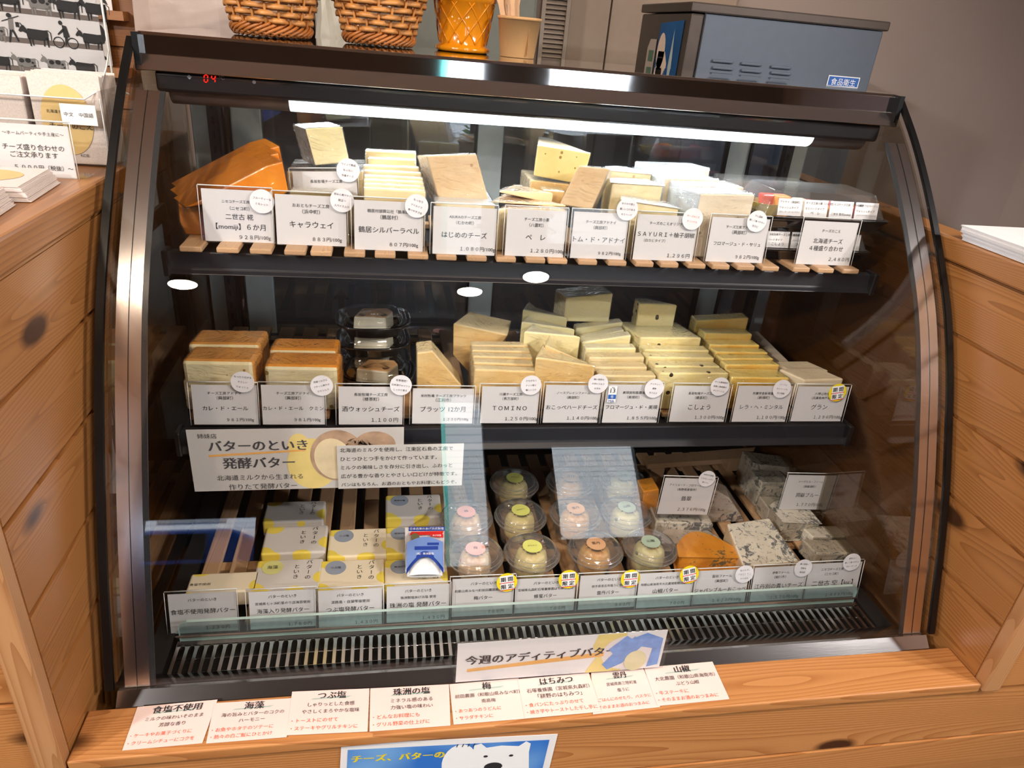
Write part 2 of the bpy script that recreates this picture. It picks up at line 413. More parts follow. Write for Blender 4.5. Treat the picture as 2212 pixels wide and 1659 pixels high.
car = thing('blue_car', 'blue car parked outside, mirrored in the polished lid', 'car', (-1.9, -4.6, FL-.02))
cb = [(-3.6, .25), (-3.6, .62), (-3.35, .82), (-2.9, .9), (-2.5, 1.3), (-1.5, 1.3), (-1.1, .92), (-.35, .8), (-.25, .55), (-.3, .25)]
MB().prism([Vector((x+.3, -4.05, FL+z-.02)) for x, z in cb], [Vector((x+.3, -5.6, FL+z-.02)) for x, z in cb], 0, 0).build('body', flat('blue_car_paint', '3e6fd0', .2, Coat_Weight=1), car, bevel=.06, seg=3)
for x in (-2.95, -.75): MB().lathe([(.31, -.1), (.31, .1)], n=24).build('wheel', RUBBER, car)
for o_ in [o for o in COL.objects if o.name.startswith('wheel')]:
    o_.rotation_euler = (math.pi/2, 0, 0)
_w = [o for o in COL.objects if o.name.startswith('wheel')]
for o_, x in zip(_w, (-2.65, -.6)): o_.data.transform(Matrix.Translation(parent_world(car))); o_.location = (x+1.9, .5, .33)
MB().box((-.02, -4.2, FL+.55), (.03, -4.5, FL+.72)).build('headlight', WHITEP, car)
MB().box((-2.1, -4.04, FL+.93), (-1.35, -4.06, FL+1.22)).build('window', flat('car_glass', '10161e', .1), car)

# ================================================================== WOODEN COUNTER UNITS
GR = [.225-.113*3, .225-.113*2, .225-.113, .112, .225, .338, .452, .565, .675]
def counter(name, label, sgn, xin, xout, xfront, y1, zt):
    t = thing(name, label, 'counter', (sgn*(xin+xout)/2, 0, FL)); zb = zt-.036
    sp = MB(); planks(sp, 'y', sgn*xin, -.425, y1, FL, zb, GR, out=-sgn); sp.build('side_panel', WOODY, t)
    fp = MB(); planks(fp, 'x', -.44, min(sgn*(xin+.03), sgn*xfront), max(sgn*(xin+.03), sgn*xfront), .112, zb, GR); fp.build('front_panel', WOODX, t)
    MB().box((sgn*xin, -.446, .112), (sgn*(xin+.03), -.425, zb), 0, 3).build('corner_post', WOODZ, t, bevel=.003)
    MB().box((sgn*(xin-.004), -.455, zb), (sgn*xout, y1, zt), 0, 4).build('counter_top', WOODY, t, bevel=.004)
    return t
counter('wooden_counter', 'broad pine counter with brochures and cards on its top', -1, .62, 1.5, 1.5, .42, .712)
counter('wooden_counter', 'narrow pine partition with a stack of leaflets on its rail', 1, .62, .668, .95, .54, .700)
lc = thing('ledge_counter', 'low pine base with a ledge of pink cards in front of the case', 'counter', (0, -.4, FL))
fp = MB(); planks(fp, 'x', -.436, -1.5, 1.2, FL, .1105, [-.113, -.001]); fp.build('front_panel', WOODX, lc)
MB().box((-.618, -.442, .109), (.618, -.371, .125), 0, 9).build('ledge_board', WOODX, lc, bevel=.002)
cabinet = thing('case_plinth', 'brown wooden plinth under the glass case', 'plinth', (0, 0, FL))
MB().box((-.6, -.362, FL), (.6, .34, -.012)).build('plinth_box', flat('dark_plinth', '3a2a20', .6), cabinet)

# ================================================================== DISPLAY CASE
PROF0 = [(.104, .879), (.038, .822), (-.03, .752), (-.095, .675), (-.152, .598), (-.198, .518), (-.233, .445), (-.272, .358), (-.304, .275), (-.333, .19), (-.352, .135)]
def catmull(P, m=4):
    o = []
    for i in range(len(P)-1):
        p0, p1, p2, p3 = P[max(i-1, 0)], P[i], P[i+1], P[min(i+2, len(P)-1)]
        for k in range(m):
            t = k/m; o.append(tuple(.5*((2*b)+(-a+c)*t+(2*a-5*b+4*c-d)*t*t+(-a+3*b-3*c+d)*t**3) for a, b, c, d in zip(p0, p1, p2, p3)))
    return o+[tuple(P[-1])]
PROF = catmull(PROF0)
def offset(P, d):
    o = []
    for i, (y, z) in enumerate(P):
        a, b = P[max(i-1, 0)], P[min(i+1, len(P)-1)]; t = Vector((b[0]-a[0], b[1]-a[1])).normalized(); o.append((y+t.y*-d, z+t.x*d))
    return o   # positive d: inwards
def strip(mb, x0, x1, d0, d1, P=PROF, mi=0, i0=0, i1=None):
    A = offset(P, d0)[i0:i1]; B = offset(P, d1)[i0:i1]; n = len(A); vs = []
    for (y, z), (y2, z2) in zip(A, B): vs += [(x0, y, z), (x1, y, z), (x1, y2, z2), (x0, y2, z2)]
    base = [Vector(v) for v in vs]
    for j in range(4):
        col = []
        for i in range(n): col += [base[i*4+j], base[i*4+(j+1) % 4]]
        mb.add(col, [(i*2, i*2+1, i*2+3, i*2+2) for i in range(n-1)], mi, True)
    mb.add(base[:4], [(3, 2, 1, 0)], mi); mb.add(base[-4:], [(0, 1, 2, 3)], mi)
    return mb
_chk = offset(PROF, .01)[20]; SG = 1 if _chk[0] > PROF[20][0] else -1
case = thing('refrigerated_display_case', 'curved glass refrigerated case full of cheeses, steel trimmed', 'display case', (0, 0, .03))
strip(MB(), -.592, .592, 0, SG*.005, i0=3).build('front_glass', GLASS, case)
for s in (-1, 1):
    a, b = sorted((s*.552, s*.582)); strip(MB(), a, b, SG*.006, SG*.010, i0=4).build('steel_side_strip', STEEL, case)
    a, b = sorted((s*.5665, s*.5675)); strip(MB(), a, b, SG*.0055, SG*.0062, i0=4).build('strip_seam', BLACK, case)
    a, b = sorted((s*.545, s*.552)); strip(MB(), a, b, SG*.006, SG*.008, i0=4).build('dotted_border', flat('dotted_frit', '2c2e30', .3, var=.9, nscale=1500), case)
    a, b = sorted((s*.5935, s*.603)); strip(MB(), a, b, -SG*.001, SG*.005).build('black_edge_seal', RUBBER, case)
    m = MB(); P_ = offset(PROF, SG*.009)+[(-.345, .10)]
    for xx in (s*.587, s*.591):
        for i in range(len(P_)-1): m.add([(xx, P_[i][0], P_[i][1]), (xx, P_[i+1][0], P_[i+1][1]), (xx, .33, P_[i+1][1]), (xx, .33, P_[i][1])], [(0, 1, 2, 3)])
    m.build('side_glass', SIDEGLASS, case)
# lid
LX = .589
lid = [(.455, .887), (.108, .887), (.104, .8835), (.1035, .8585), (.0875, .8395), (.098, .8375), (.118, .872), (.455, .875)]
MB().prism([Vector((-LX, y, z)) for y, z in lid], [Vector((LX, y, z)) for y, z in lid], 1, 0).build('steel_lid', [CHROME, BLACK], case, bevel=.0009)
vs = [(.1030, .8578), (.0870, .8390), (.086, .8398), (.1020, .8586)]
MB().prism([Vector((-LX, y, z)) for y, z in vs], [Vector((LX, y, z)) for y, z in vs], 0, 0).build('brushed_face', STEEL, case)
for x in (-LX, LX): MB().box((x-.004, .09, .838), (x+.004, .12, .886)).build('corner_cap', BLACK, case)
# bottom rail
vs = [(-.352, .134), (-.368, .118), (-.368, .10), (-.362, .10), (-.345, .131)]
MB().prism([Vector((-LX, y, z)) for y, z in vs], [Vector((LX, y, z)) for y, z in vs], 0, 0).build('bottom_rail', RAIL, case)
MB().box((-.588, -.366, -.01), (.588, -.355, .1)).build('kick_panel', flat('brown_kick', '5a3826', .5), case)
# interior body
MB().box((-.584, -.335, .031), (.584, .33, .062)).build('base_pan', DARKLINER, case)
for x in (-.584, .556): MB().box((x, -.3, .062), (x+.028, .33, .096)).build('inner_rail', DARKLINER, case)
vs = [(-.296, .097), (-.350, .130), (-.350, .06), (-.296, .06)]
MB().prism([Vector((-.586, y, z)) for y, z in vs], [Vector((.586, y, z)) for y, z in vs], 0, 0).build('black_front_lip', flat('glossy_black_lip', '0a0a0c', .12, Coat_Weight=.6), case)
# back frame with sliding glass doors
for z0, z1 in ((.80, .875), (.04, .10)): MB().box((-.586, .318, z0), (.586, .345, z1)).build('back_frame', BLACK, case)
for x0, x1, y in ((-.52, -.468, .322), (-.085, -.035, .322), (.415, .462, .322), (-.585, -.555, .322), (.555, .585, .322)):
    MB().box((x0, y, .10), (x1, y+.012, .80)).build('door_mullion', GREYFRAME, case, bevel=.002)
for x0, x1 in ((-.523, -.520), (-.088, -.085), (.412, .415), (.462, .465)):
    MB().box((x0, .316, .10), (x1, .334, .80)).build('door_seal', RUBBER, case)
BACKG = thin_glass('tinted_door_glass', 'aab6c2', .10, haze=.05)  # haze layer imitates the strip lamp's glow on the doors
for x0, x1, y in ((-.555, -.523, .332), (-.468, -.088, .332), (-.035, .412, .328), (.465, .555, .332)):
    MB().box((x0, y, .10), (x1, y+.004, .80)).build('sliding_glass_door', BACKG, case)
# perforated shelf uprights
for x in (-.545, .535):
    u = MB().box((x-.008, .300, .1), (x+.008, .316, .80), 0)
    for k in range(28): u.box((x-.002, .2985, .12+k*.024), (x+.002, .3005, .132+k*.024), 1)
    u.build('slotted_upright', [SHELFBLK, flat('slot_dark', '020202', .8)], case)
# control bar, lamp and housing
MB().box((-.572, .098, .811), (.572, .135, .839)).build('control_bar', flat('glossy_black_bar', '060608', .35), case, bevel=.005, seg=3)
fr = Frame((-.572, .0975, .811), (1, 0, 0), (0, 0, 1))
def ctl(px, py): q = AT(px, py, Y=.0975); return q.x+.572, q.z-.811
SEG = {'0': 'abcdef', '4': 'bcfg'}
def digit(mb, a, b, s, ch):
    w, h, t = s*.5, s, s*.08
    P = {'a': ((0, h), (w, h)), 'b': ((w, h), (w, h/2)), 'c': ((w, h/2), (w, 0)), 'd': ((0, 0), (w, 0)), 'e': ((0, 0), (0, h/2)), 'f': ((0, h/2), (0, h)), 'g': ((0, h/2), (w, h/2))}
    for k in SEG[ch]:
        (x0, y0), (x1, y1) = P[k]; x0 += y0*.12; x1 += y1*.12
        if abs(y0-y1) < 1e-9: pts = [(x0+t, y0-t), (x1-t, y1-t), (x1-t, y1+t), (x0+t, y0+t)]
        else: pts = [(x0-t, y0+(t if y0 < y1 else -t)), (x0+t, y0+(t if y0 < y1 else -t)), (x1+t, y1-(t if y0 < y1 else -t)), (x1-t, y1-(t if y0 < y1 else -t))]
        shape(mb, fr, [(a+p, b+q) for p, q in pts], 0, .0004)
dm = MB(); a, b = ctl(441, 177); digit(dm, a, b, .0095, '0'); a, b = ctl(457, 178); digit(dm, a, b, .0095, '4'); dm.build('led_digits', emit('red_led', 'ff2018', 1.6), case)
GS = flat('grey_symbols', '7d7f84', .5)
dm = MB(); a, b = ctl(479, 168); text(dm, fr, '℃', a, b, h=.007); dm.build('degree_mark', GS, case)
dm = MB(); a, b = ctl(409, 166); text(dm, fr, '◆', a, b, h=.007); dm.build('diamond_mark', GS, case)
dm = MB(); a, b = ctl(549, 177); shape(dm, fr, ellipse(a, b, .0025), 0); dm.build('panel_key', GS, case)
def halfround(x0, x1):
    n = 10; c = (.140, .811); A = [(c[0]-.026*math.cos(math.pi/2*i/n), c[1]-.019*math.sin(math.pi/2*i/n)) for i in range(n+1)]+[(.150, .792), (.150, .811)]
    return [Vector((x0, y, z)) for y, z in A], [Vector((x1, y, z)) for y, z in A]
for x0, x1 in ((-.560, -.394), (.464, .562)): MB().prism(*halfround(x0, x1), 0, 0).build('lamp_housing_end', flat('ribbed_lamp_cover', '5b524e', .35, var=.2), case)
MB().prism(*halfround(-.394, .464), 0, 0).build('lamp_diffuser', emit('white_lamp', (.86, .97, 1, 1), 2.4), case)
# shelves
def shelf(z, y0, y1, x0, x1, bh):
    MB().box((x0+.01, y0+.01, z-.016), (x1-.01, y1, z-.009)).build('shelf_plate', flat('shelf_glass_dark', '2a2c30', .3), case)
    MB().prism([Vector((x0, y, zz)) for y, zz in ((y0, z-.006), (y0-.004, z-.03), (y0-.012, z-bh), (y0+.008, z-bh), (y0+.012, z-.006))],
               [Vector((x1, y, zz)) for y, zz in ((y0, z-.006), (y0-.004, z-.03), (y0-.012, z-bh), (y0+.008, z-bh), (y0+.012, z-.006))], 0, 0).build('shelf_front_beam', SHELFBLK, case, bevel=.002)
    for x in (x0, x1): MB().box((x-.006, y0-.015, z-bh-.003), (x+.002, y0+.014, z-.002)).build('beam_end_cap', BLACK, case, bevel=.002)
    for x in (x0+.02, x1-.02): MB().box((x-.004, y0+.012, z-.045), (x+.004, .30, z-.017)).build('shelf_bracket', SHELFBLK, case)
D1, D2, D3 = .630, .372, .095
shelf(.622, -.022, .205, -.551, .551, .036)
shelf(.366, -.082, .30, -.551, .551, .040)
# grille and air guard
g0, g1, zg = -.243, -.299, .099
gm = MB(); n = 84; xs = [-.545+1.09*i/n for i in range(n+1)]
gm.box((-.548, g0+.002, zg-.006), (.548, g0-.008, zg)).box((-.548, g1, zg-.006), (.548, g1-.004, zg))
for i in range(n+1): gm.box((xs[i]-.0024, g1, zg-.004), (xs[i]+.0024, g0-.006, zg))
for i in range(n):
    c = (xs[i]+xs[i+1])/2
    for s in (-1, 1): gm.prism([Vector((c+s*.0041, g0-.006, zg)), Vector((c+s*.001, g0-.0065, zg)), Vector((c+s*.003, g0-.009, zg)), Vector((c+s*.0041, g0-.013, zg))], [Vector((c+s*.0041, g0-.006, zg-.004)), Vector((c+s*.001, g0-.0065, zg-.004)), Vector((c+s*.003, g0-.009, zg-.004)), Vector((c+s*.0041, g0-.013, zg-.004))], 0, 0)
gm.build('air_grille', STEEL, case)
MB().tube([(-.545, g0-.022, zg-.012), (.545, g0-.022, zg-.012)], .0012, 6).build('grille_rod', STEEL, case)
MB().prism([Vector((-.55, y, z)) for y, z in ((-.236, .094), (-.242, .108), (-.240, .109), (-.228, .097))], [Vector((.55, y, z)) for y, z in ((-.236, .094), (-.242, .108), (-.240, .109), (-.228, .097))], 0, 0).build('guard_channel', STEEL, case)
gg = []
for a, b in ((-.545, .097), (.545, .097), (.545, .122), (.542, .131), (.533, .135), (-.533, .135), (-.542, .131), (-.545, .122)): gg.append((a, b))
MB().prism([Vector((a, -.2405, b)) for a, b in gg], [Vector((a, -.2355, b)) for a, b in gg], 0, 1).build('air_guard_glass', [GREENGLASS, GREENEDGE], case)

# slatted boards under the food
def duckboard(label, xs, w, y0, y1, z, rails=(.3, .9)):
    t = thing('slatted_board', label, 'slatted board', (0, y0, z-.016))
    for i, x in enumerate(xs):
        MB().box((x-w/2, y0, z-.008), (x+w/2, y1, z), 0, i+2).build('slat', SLAT, t, bevel=.002)
    for r in rails:
        y = y0+(y1-y0)*r; MB().box((xs[0]-w/2, y-.01, z-.0155), (xs[-1]+w/2, y+.01, z-.0083), 0, 3).build('cross_rail', SLAT, t)
xs1 = [AT(x, 545+(x-400)*.032, Z=.63).x for x in (400, 482, 556, 632, 690, 764, 832, 905, 968, 1035, 1100, 1165, 1214, 1280, 1345, 1405, 1460, 1520, 1573, 1628, 1682, 1750, 1803, 1858)]
duckboard('pale slatted board with worn slat ends on the top shelf', xs1, .0295, -.045, .195, D1, (.35, .9))
duckboard('brown slatted board on the middle shelf behind the black trays', [-.53+.0445*i for i in range(25)], .028, -.055, .30, D2-.002)
duckboard('dark slatted board on the bottom of the case under the butters', [-.535+.043*i for i in range(26)], .027, -.205, .25, D3)

# ================================================================== FOOD
def cheese(name, label, L, R, zb, depth, cut, rind, Y=None, Z=None, skew=0, taper=1, anchor=.5, group=None, wrap=WRAP, bevel=.0025, inset=0, dz=0, round_=0, cat='cheese', leandepth=None):
    A = AT(*L, Y=Y, Z=Z); B = AT(*R, Y=Y, Z=Z)
    if Y is not None:
        pass
    u = (B-A); u.z = 0; w = u.length; u.normalize(); d = Vector((-u.y, u.x, 0))
    a0 = Vector((A.x, A.y, zb))+u*inset; b0 = Vector((B.x, B.y, zb))-u*inset
    front = [A, B, b0, a0]
    piv = a0+(b0-a0)*anchor; back = []
    for p in front:
        q = Vector(p); rel = (q-piv).dot(u); q = q+u*(rel*(taper-1))+d*depth+u*skew
        if p in (A, B): q.z += dz
        back.append(q)
    if round_:
        # arched rear rim (part of a wheel)
        def arc(p, q, z):
            o = []; n = 9
            for i in range(n):
                t = i/(n-1); o.append(Vector((p.x+(q.x-p.x)*t, p.y+(q.y-p.y)*t, z(p, q, t)))+d*(math.sin(math.pi*t)*round_))
            return o
        top = arc(back[0], back[1], lambda p, q, t: p.z+(q.z-p.z)*t); bot = arc(back[3], back[2], lambda p, q, t: zb)
        mb = MB(); n = len(top); vs = [A, B, b0, a0]+top+bot
        fs = [(0, 3, 2, 1)[::-1]]
        fs = [(0, 1, 2, 3), tuple([0]+[4+i for i in range(n)]+[1])[::-1], tuple([3]+[4+n+i for i in range(n)]+[2]), (0, 3, 4+n, 4), (1, 4+n-1, 4+2*n-1, 2)]
        mb.add(vs, fs[:1], 0); mb.f += [tuple(len(mb.v)-len(vs)+i for i in f) for f in fs[1:]]; mb.m += [1, 1, 0, 0]; mb.sm += [False]*4; mb.b += [None]*4
        k = len(mb.v)-len(vs)
        for i in range(n-1): mb.f.append((k+4+i, k+4+n+i, k+5+n+i, k+5+i)); mb.m.append(1); mb.sm.append(True); mb.b.append(None)
    else:
        mb = MB().prism(front, back, 0, 1)
    c = sum((Vector(v) for v in mb.v), Vector())/len(mb.v)
    t = thing(name, label, cat, (c.x, c.y, zb), group)
    mb.build('cheese_body', [cut, rind], t, bevel=bevel, seg=2)
    if wrap:
        w2 = MB(); w2.v = [tuple(Vector(v)+(Vector(v)-c).normalized()*.0022) for v in mb.v]
        w2.v = [(x, y, max(z, zb+.0002)) for x, y, z in w2.v]; w2.f = list(mb.f); w2.m = [0]*len(mb.f); w2.sm = [False]*len(mb.f); w2.b = [None]*len(mb.f)
        w2.build('plastic_film', wrap, t, bevel=bevel*1.2)
    return t
def poly(name, label, pts, Y, vec, cut, rind, group=None, wrap=WRAP, bevel=.002, scale=1.0, anchor=None, zb=None, cat='cheese', ys=None):
    fr = [AT(*p, Y=(ys[i] if ys else Y)) for i, p in enumerate(pts)]
    if zb is not None:
        m = min(p.z for p in fr)
        for p in fr:
            if p.z < m+.006: p.z = zb
    an = fr[anchor] if anchor is not None else sum(fr, Vector())/len(fr)
    bk = [an+(p-an)*scale+Vector(vec) for p in fr]
    mb = MB().prism(fr, bk, 0, 1); c = sum((Vector(v) for v in mb.v), Vector())/len(mb.v)
    t = thing(name, label, cat, (c.x, c.y, min(v[2] for v in mb.v)), group)
    mb.build('cheese_body', [cut, rind], t, bevel=bevel)
    if wrap:
        w2 = MB(); w2.v = [tuple(Vector(v)+(Vector(v)-c).normalized()*.002) for v in mb.v]; w2.f = list(mb.f); w2.m = [0]*len(mb.f); w2.sm = [False]*len(mb.f); w2.b = [None]*len(mb.f)
        w2.build('plastic_film', wrap, t, bevel=bevel)
    return t
CM = cheese_mat
ORANGE = CM('orange_cheese', 'ee9a2c', 'd97c18'); ORANGED = CM('deep_orange_rind_shade', 'bd7420', '9e5a12')
IVORY = CM('ivory_cheese', 'f0e6b8', 'e6d9a2'); IVGREY = CM('grey_rind', '8d8a86', '5f5b58', nscale=60)
CREAM = CM('cream_cheese', 'efdcae', 'e3c98f'); CREAMR = CM('pale_rind', 'cfcabd', 'b4ad9b')
TAN = CM('tan_cheese', 'e8cda4', 'dcb98a', holes=.02, holec='b98f60'); TANR = CM('tan_rind', 'c9b49a', 'a8907a')
WHITERIND = CM('white_mould_rind', 'd4d9dc', 'b9c2c8', rough=.7, nscale=60); BRIE = CM('brie_paste', 'f2e3b8', 'e8d4a0', holes=.03, holec='c6a86e')
SALU = CM('chalky_paste', 'eee0c8', 'e2d0b2', holes=.03, holec='b9a07a')
HOLEY = CM('holey_cheese', 'e8d592', 'dcc67c', holes=.22, holec='937636'); HOLEYT = CM('holey_cheese_rind', 'b9a888', '9a8868')
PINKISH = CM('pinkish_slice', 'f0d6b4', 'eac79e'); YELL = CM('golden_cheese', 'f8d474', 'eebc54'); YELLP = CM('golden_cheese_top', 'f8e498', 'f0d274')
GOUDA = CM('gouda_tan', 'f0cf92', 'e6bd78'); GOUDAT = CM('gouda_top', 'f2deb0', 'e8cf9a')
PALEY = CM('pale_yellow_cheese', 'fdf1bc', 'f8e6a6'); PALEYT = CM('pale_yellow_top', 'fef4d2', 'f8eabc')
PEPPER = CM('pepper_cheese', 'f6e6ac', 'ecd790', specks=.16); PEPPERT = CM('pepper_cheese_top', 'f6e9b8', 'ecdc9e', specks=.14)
WASH = CM('washed_rind', 'e2a75e', 'cf8a3c', nscale=14); WASHC = CM('washed_cheese_paste', 'f3e6c0', 'e8d8a6', holes=.05, holec='b98a4a')
CUMIN = CM('orange_cumin_rind', 'eda548', 'dd8a26'); CUMINC = CM('cumin_paste', 'f1e6c4', 'e6d8aa', specks=.05, speckc='9a8448')
BLUEW = CM('blue_vein_paste', 'f3ecdd', 'e0d8c6', veins=.42); BLUEWR = CM('blue_vein_rind', 'e4dac6', 'cbc0aa', veins=.38)
BLUEO = CM('orange_blue_cheese', 'f2a640', 'e38f28', veins=.30, veinc='40584f'); BLUEG = CM('grey_blue_cheese', 'd2c8b4', 'b2a794', veins=.42, veinc='4a5658')
BLUEP2 = CM('pinkish_blue_rind', 'd9cbbc', 'c4b5a8', veins=.34); PALER = CM('greige_cheese', 'e8dabf', 'dac8a8')

# ---- top shelf
M1 = [(400, 449), (576, 358), (611, 349), (624, 414), (600, 432), (480, 436)]
for (dx, dy, Y, lb) in ((-7, -34, .085, 'long dark orange cheese wedge, rearmost of the three fanned slices'), (-9, -19, .042, 'long orange cheese wedge, middle one of the three fanned slices'), (0, 0, .0, 'bright orange cheese wedge, foremost of the three fanned slices')):
    poly('mimolette_wedge', lb, [(x+dx, y+dy) for x, y in M1], Y, (-.026, .040, .004), ORANGE, ORANGED, 'orange wedges', wrap=WRAPW)
poly('mimolette_block', 'shaded orange cheese block under the fanned orange wedges', [(384, 440), (400, 449), (480, 436), (600, 430), (610, 515), (400, 500), (388, 480)], .012, (0, .07, 0), ORANGED, ORANGED, zb=D1)  # deep orange on every face imitates the shade under the wedges
poly('cheese_wedge', 'ivory wedge with grey rind standing on the wrapped block', [(659, 277), (739, 273), (756, 351), (681, 358)], .05, (-.022, .045, -.002), IVORY, IVGREY)
cheese('cheese_block', 'wrapped yellow block with grey rind under the ivory wedge', (619, 369), (786, 370), D1, .10, CREAM, IVGREY, Y=.035)
cheese('cheese_block', 'flat cream block behind the card priced 883', (625, 412), (752, 417), D1, .03, CREAM, CREAMR, Y=-.008)
for i, (a, b) in enumerate([((786, 406), (920, 413)), ((786, 397), (918, 404)), ((785.5, 388), (916, 394)), ((785, 379), (914, 385)), ((785, 368), (911, 374)), ((785, 357), (906, 362))]):
    cheese('silver_cheese_slab', 'whitish-rinded slab, %s in the upright row behind the card priced 807' % ('foremost', 'second from the front', 'third from the front', 'fourth from the front', 'fifth from the front', 'hindmost')[i],
           a, b, D1, .0125, GOUDAT, CREAMR, Y=-.008+i*.0145, group='white-rinded slabs in a row', wrap=WRAPW)
cheese('silver_cheese_slab', 'yellow upright slab just behind the white-rinded row', (795, 341), (899, 346), D1, .012, CREAM, CREAMR, Y=.085)
cheese('silver_cheese_slab', 'tall yellow upright slab at the very back behind the white-rinded row', (789, 324), (899, 329), D1, .015, CREAM, CREAMR, Y=.10)
poly('cheese_block', 'tall peach-coloured slab leaning behind the card priced 1,080', [(922, 337), (1029.5, 333), (1057, 436), (948, 432)], .03, (-.012, .05, -.008), TAN, TANR)
cheese('cheese_block', 'low white-topped block under the leaning peach-coloured slab', (940, 436), (1070, 442), D1, .09, CREAM, WHITERIND, Y=-.005, wrap=WRAPW)
cheese('cheese_slice', 'pinkish wedge slice lying lowest behind the card priced 1,280', (1075, 452), (1224, 452), D1, .055, GOUDAT, PINKISH, Y=-.012, taper=.2, anchor=.35)
cheese('cheese_slice', 'pinkish wedge slice lying in the middle of the three by the holey cheese', (1062, 437), (1222, 447), .70, .055, GOUDAT, PINKISH, Y=.005, taper=.25, anchor=.3)
cheese('cheese_slice', 'topmost pinkish wedge slice beside the holey cheese', (1078, 416), (1193, 440), .712, .05, GOUDAT, PINKISH, Y=.03, taper=.1, anchor=.4)
cheese('cheese_block', 'tan block with pale rind carrying the holey wedge', (1146, 388), (1232, 398), D1, .09, GOUDA, HOLEYT, Y=.085)
cheese('cheese_block', 'small tan block half hidden right of the pinkish slices', (1174, 410), (1222, 414), D1, .035, GOUDA, HOLEYT, Y=.045)
poly('holey_cheese_wedge', 'yellow wedge full of small holes on top of the tan block', [(1162, 313), (1277.5, 331), (1258, 400), (1231, 395), (1152, 380)], .09, (.02, .10, .0), HOLEY, HOLEYT, scale=.25, anchor=0, wrap=WRAPW)
poly('cheese_block', 'slanting tan slab with creased film behind the card priced 982', [(1250, 358), (1318, 364), (1278, 453), (1208, 442)], .02, (.02, .05, -.012), TAN, TANR)
for i, (a, b, z, sz) in enumerate([((1346, 432), (1467, 450), .0, 'foremost, with a crumpled film'), ((1322, 394), (1433, 401), .045, 'in the middle'), ((1311, 367), (1408, 376), .095, 'hindmost')]):
    cheese('white_rind_cheese', 'half wheel of white mould cheese, %s of the three halves' % sz, a, b, D1, .03, BRIE, WHITERIND, Y=z, group='white mould half wheels', taper=.82, round_=.02)
for i, (a, b, y, n) in enumerate([((1514, 418), (1632, 420), -.008, 'foremost'), ((1482, 401), (1608, 404), .035, 'second from the front'), ((1438, 385), (1556, 388), .07, 'third from the front'), ((1411, 359), (1535, 363), .118, 'hindmost')]):
    cheese('white_rind_block', 'large chalky white-topped block, %s of the stepped row of four' % n, a, b, D1, .045, SALU, WHITERIND, Y=y, group='stepped white-topped blocks', skew=-.018)

# ---- middle shelf
cheese('washed_rind_block', 'orange-topped wrapped block, front one on the far left', (391, 778), (546, 781), .411, .055, WASHC, WASH, Y=-.045, skew=.006, bevel=.006)
cheese('washed_rind_block', 'orange-topped wrapped block, rear one on the far left', (404, 742), (560, 744), .411, .06, WASHC, WASH, Y=.015, skew=.006, bevel=.006)
cheese('washed_rind_block', 'pale block lying under the orange-topped block on the far left', (393, 820), (548, 822), D2, .11, WASHC, WASHC, Y=-.043, bevel=.006)
cheese('cumin_block', 'glossy orange-topped block with cumin seeds, front one beside the black trays', (569, 790), (730, 793), D2, .055, CUMINC, CUMIN, Y=-.045, skew=.004, bevel=.006)
cheese('cumin_block', 'glossy orange-topped block with cumin seeds, rear one beside the black trays', (580, 755), (727, 757), D2, .05, CUMINC, CUMIN, Y=.014, skew=.004, bevel=.006)
poly('cheese_wedge', 'tan wedge lying slanted right of the front black tray', [(901, 763), (935, 759), (997, 833), (985, 880), (902, 880)], -.03, (.0, .045, .0), GOUDA, GOUDAT, zb=D2)
poly('cheese_wedge', 'golden wedge leaning by itself on the slats left of the stacked slices', [(979, 699), (1097, 724), (1086, 742), (1016, 779), (978, 767)], .09, (.012, .04, .012), GOUDA, GOUDAT, scale=.8, anchor=1, zb=D2)
for i, (l, r, y) in enumerate([((1026, 798), (1159, 803), -.045), ((1024, 783), (1154, 788), -.023), ((1022, 770), (1151, 773), -.001), ((1020, 757), (1146, 760), .021), ((1018.5, 746), (1142, 747), .043)]):
    cheese('tan_cheese_slice', 'tan upright slice, %s of the five behind the card priced 1,250' % ('foremost', 'second', 'third', 'fourth', 'hindmost')[i], l, r, D2, .0195, GOUDA, GOUDAT, Y=y, group='tan upright slices')
W1 = [((1157, 772), (1287, 790), -.045, .055, 'foremost, in the front pile'), ((1177, 745), (1272, 785), .0, .045, 'second, set at an angle'), ((1132, 716), (1255, 727), .055, .04, 'lowest of the rear pile'),
      ((1126, 695), (1243, 711), .09, .04, 'middle of the rear pile'), ((1129, 669), (1227, 686), .125, .045, 'topmost of the rear pile')]
for l, r, y, dp, n in W1:
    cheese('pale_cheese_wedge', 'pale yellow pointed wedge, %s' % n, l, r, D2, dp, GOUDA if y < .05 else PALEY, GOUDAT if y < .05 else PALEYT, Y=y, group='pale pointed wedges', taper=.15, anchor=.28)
B1 = [((1294, 811), (1418, 812), -.045), ((1279, 793), (1399, 793), -.02), ((1273, 772), (1393, 772), .005), ((1266, 752), (1375, 752), .035), ((1257, 740), (1364, 724), .065), ((1256, 733), (1349, 713), .09), ((1245, 709), (1346, 696), .115)]
for i, (l, r, y) in enumerate(B1):
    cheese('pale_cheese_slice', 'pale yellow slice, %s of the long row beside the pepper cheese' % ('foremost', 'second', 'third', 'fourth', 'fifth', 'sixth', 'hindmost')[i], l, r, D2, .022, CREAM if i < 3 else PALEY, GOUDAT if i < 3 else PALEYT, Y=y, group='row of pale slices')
cheese('pale_cheese_block', 'pale yellow block standing highest at the back centre', (1225, 643), (1325, 633), .46, .045, PALEY, PALEYT, Y=.13, skew=-.012)
P1 = [((1426, 806), (1575, 806), -.045), ((1415, 790), (1557, 792), -.02), ((1400, 771), (1544, 773), .005), ((1393, 755), (1533, 757), .03), ((1385, 729), (1516, 730), .055)]
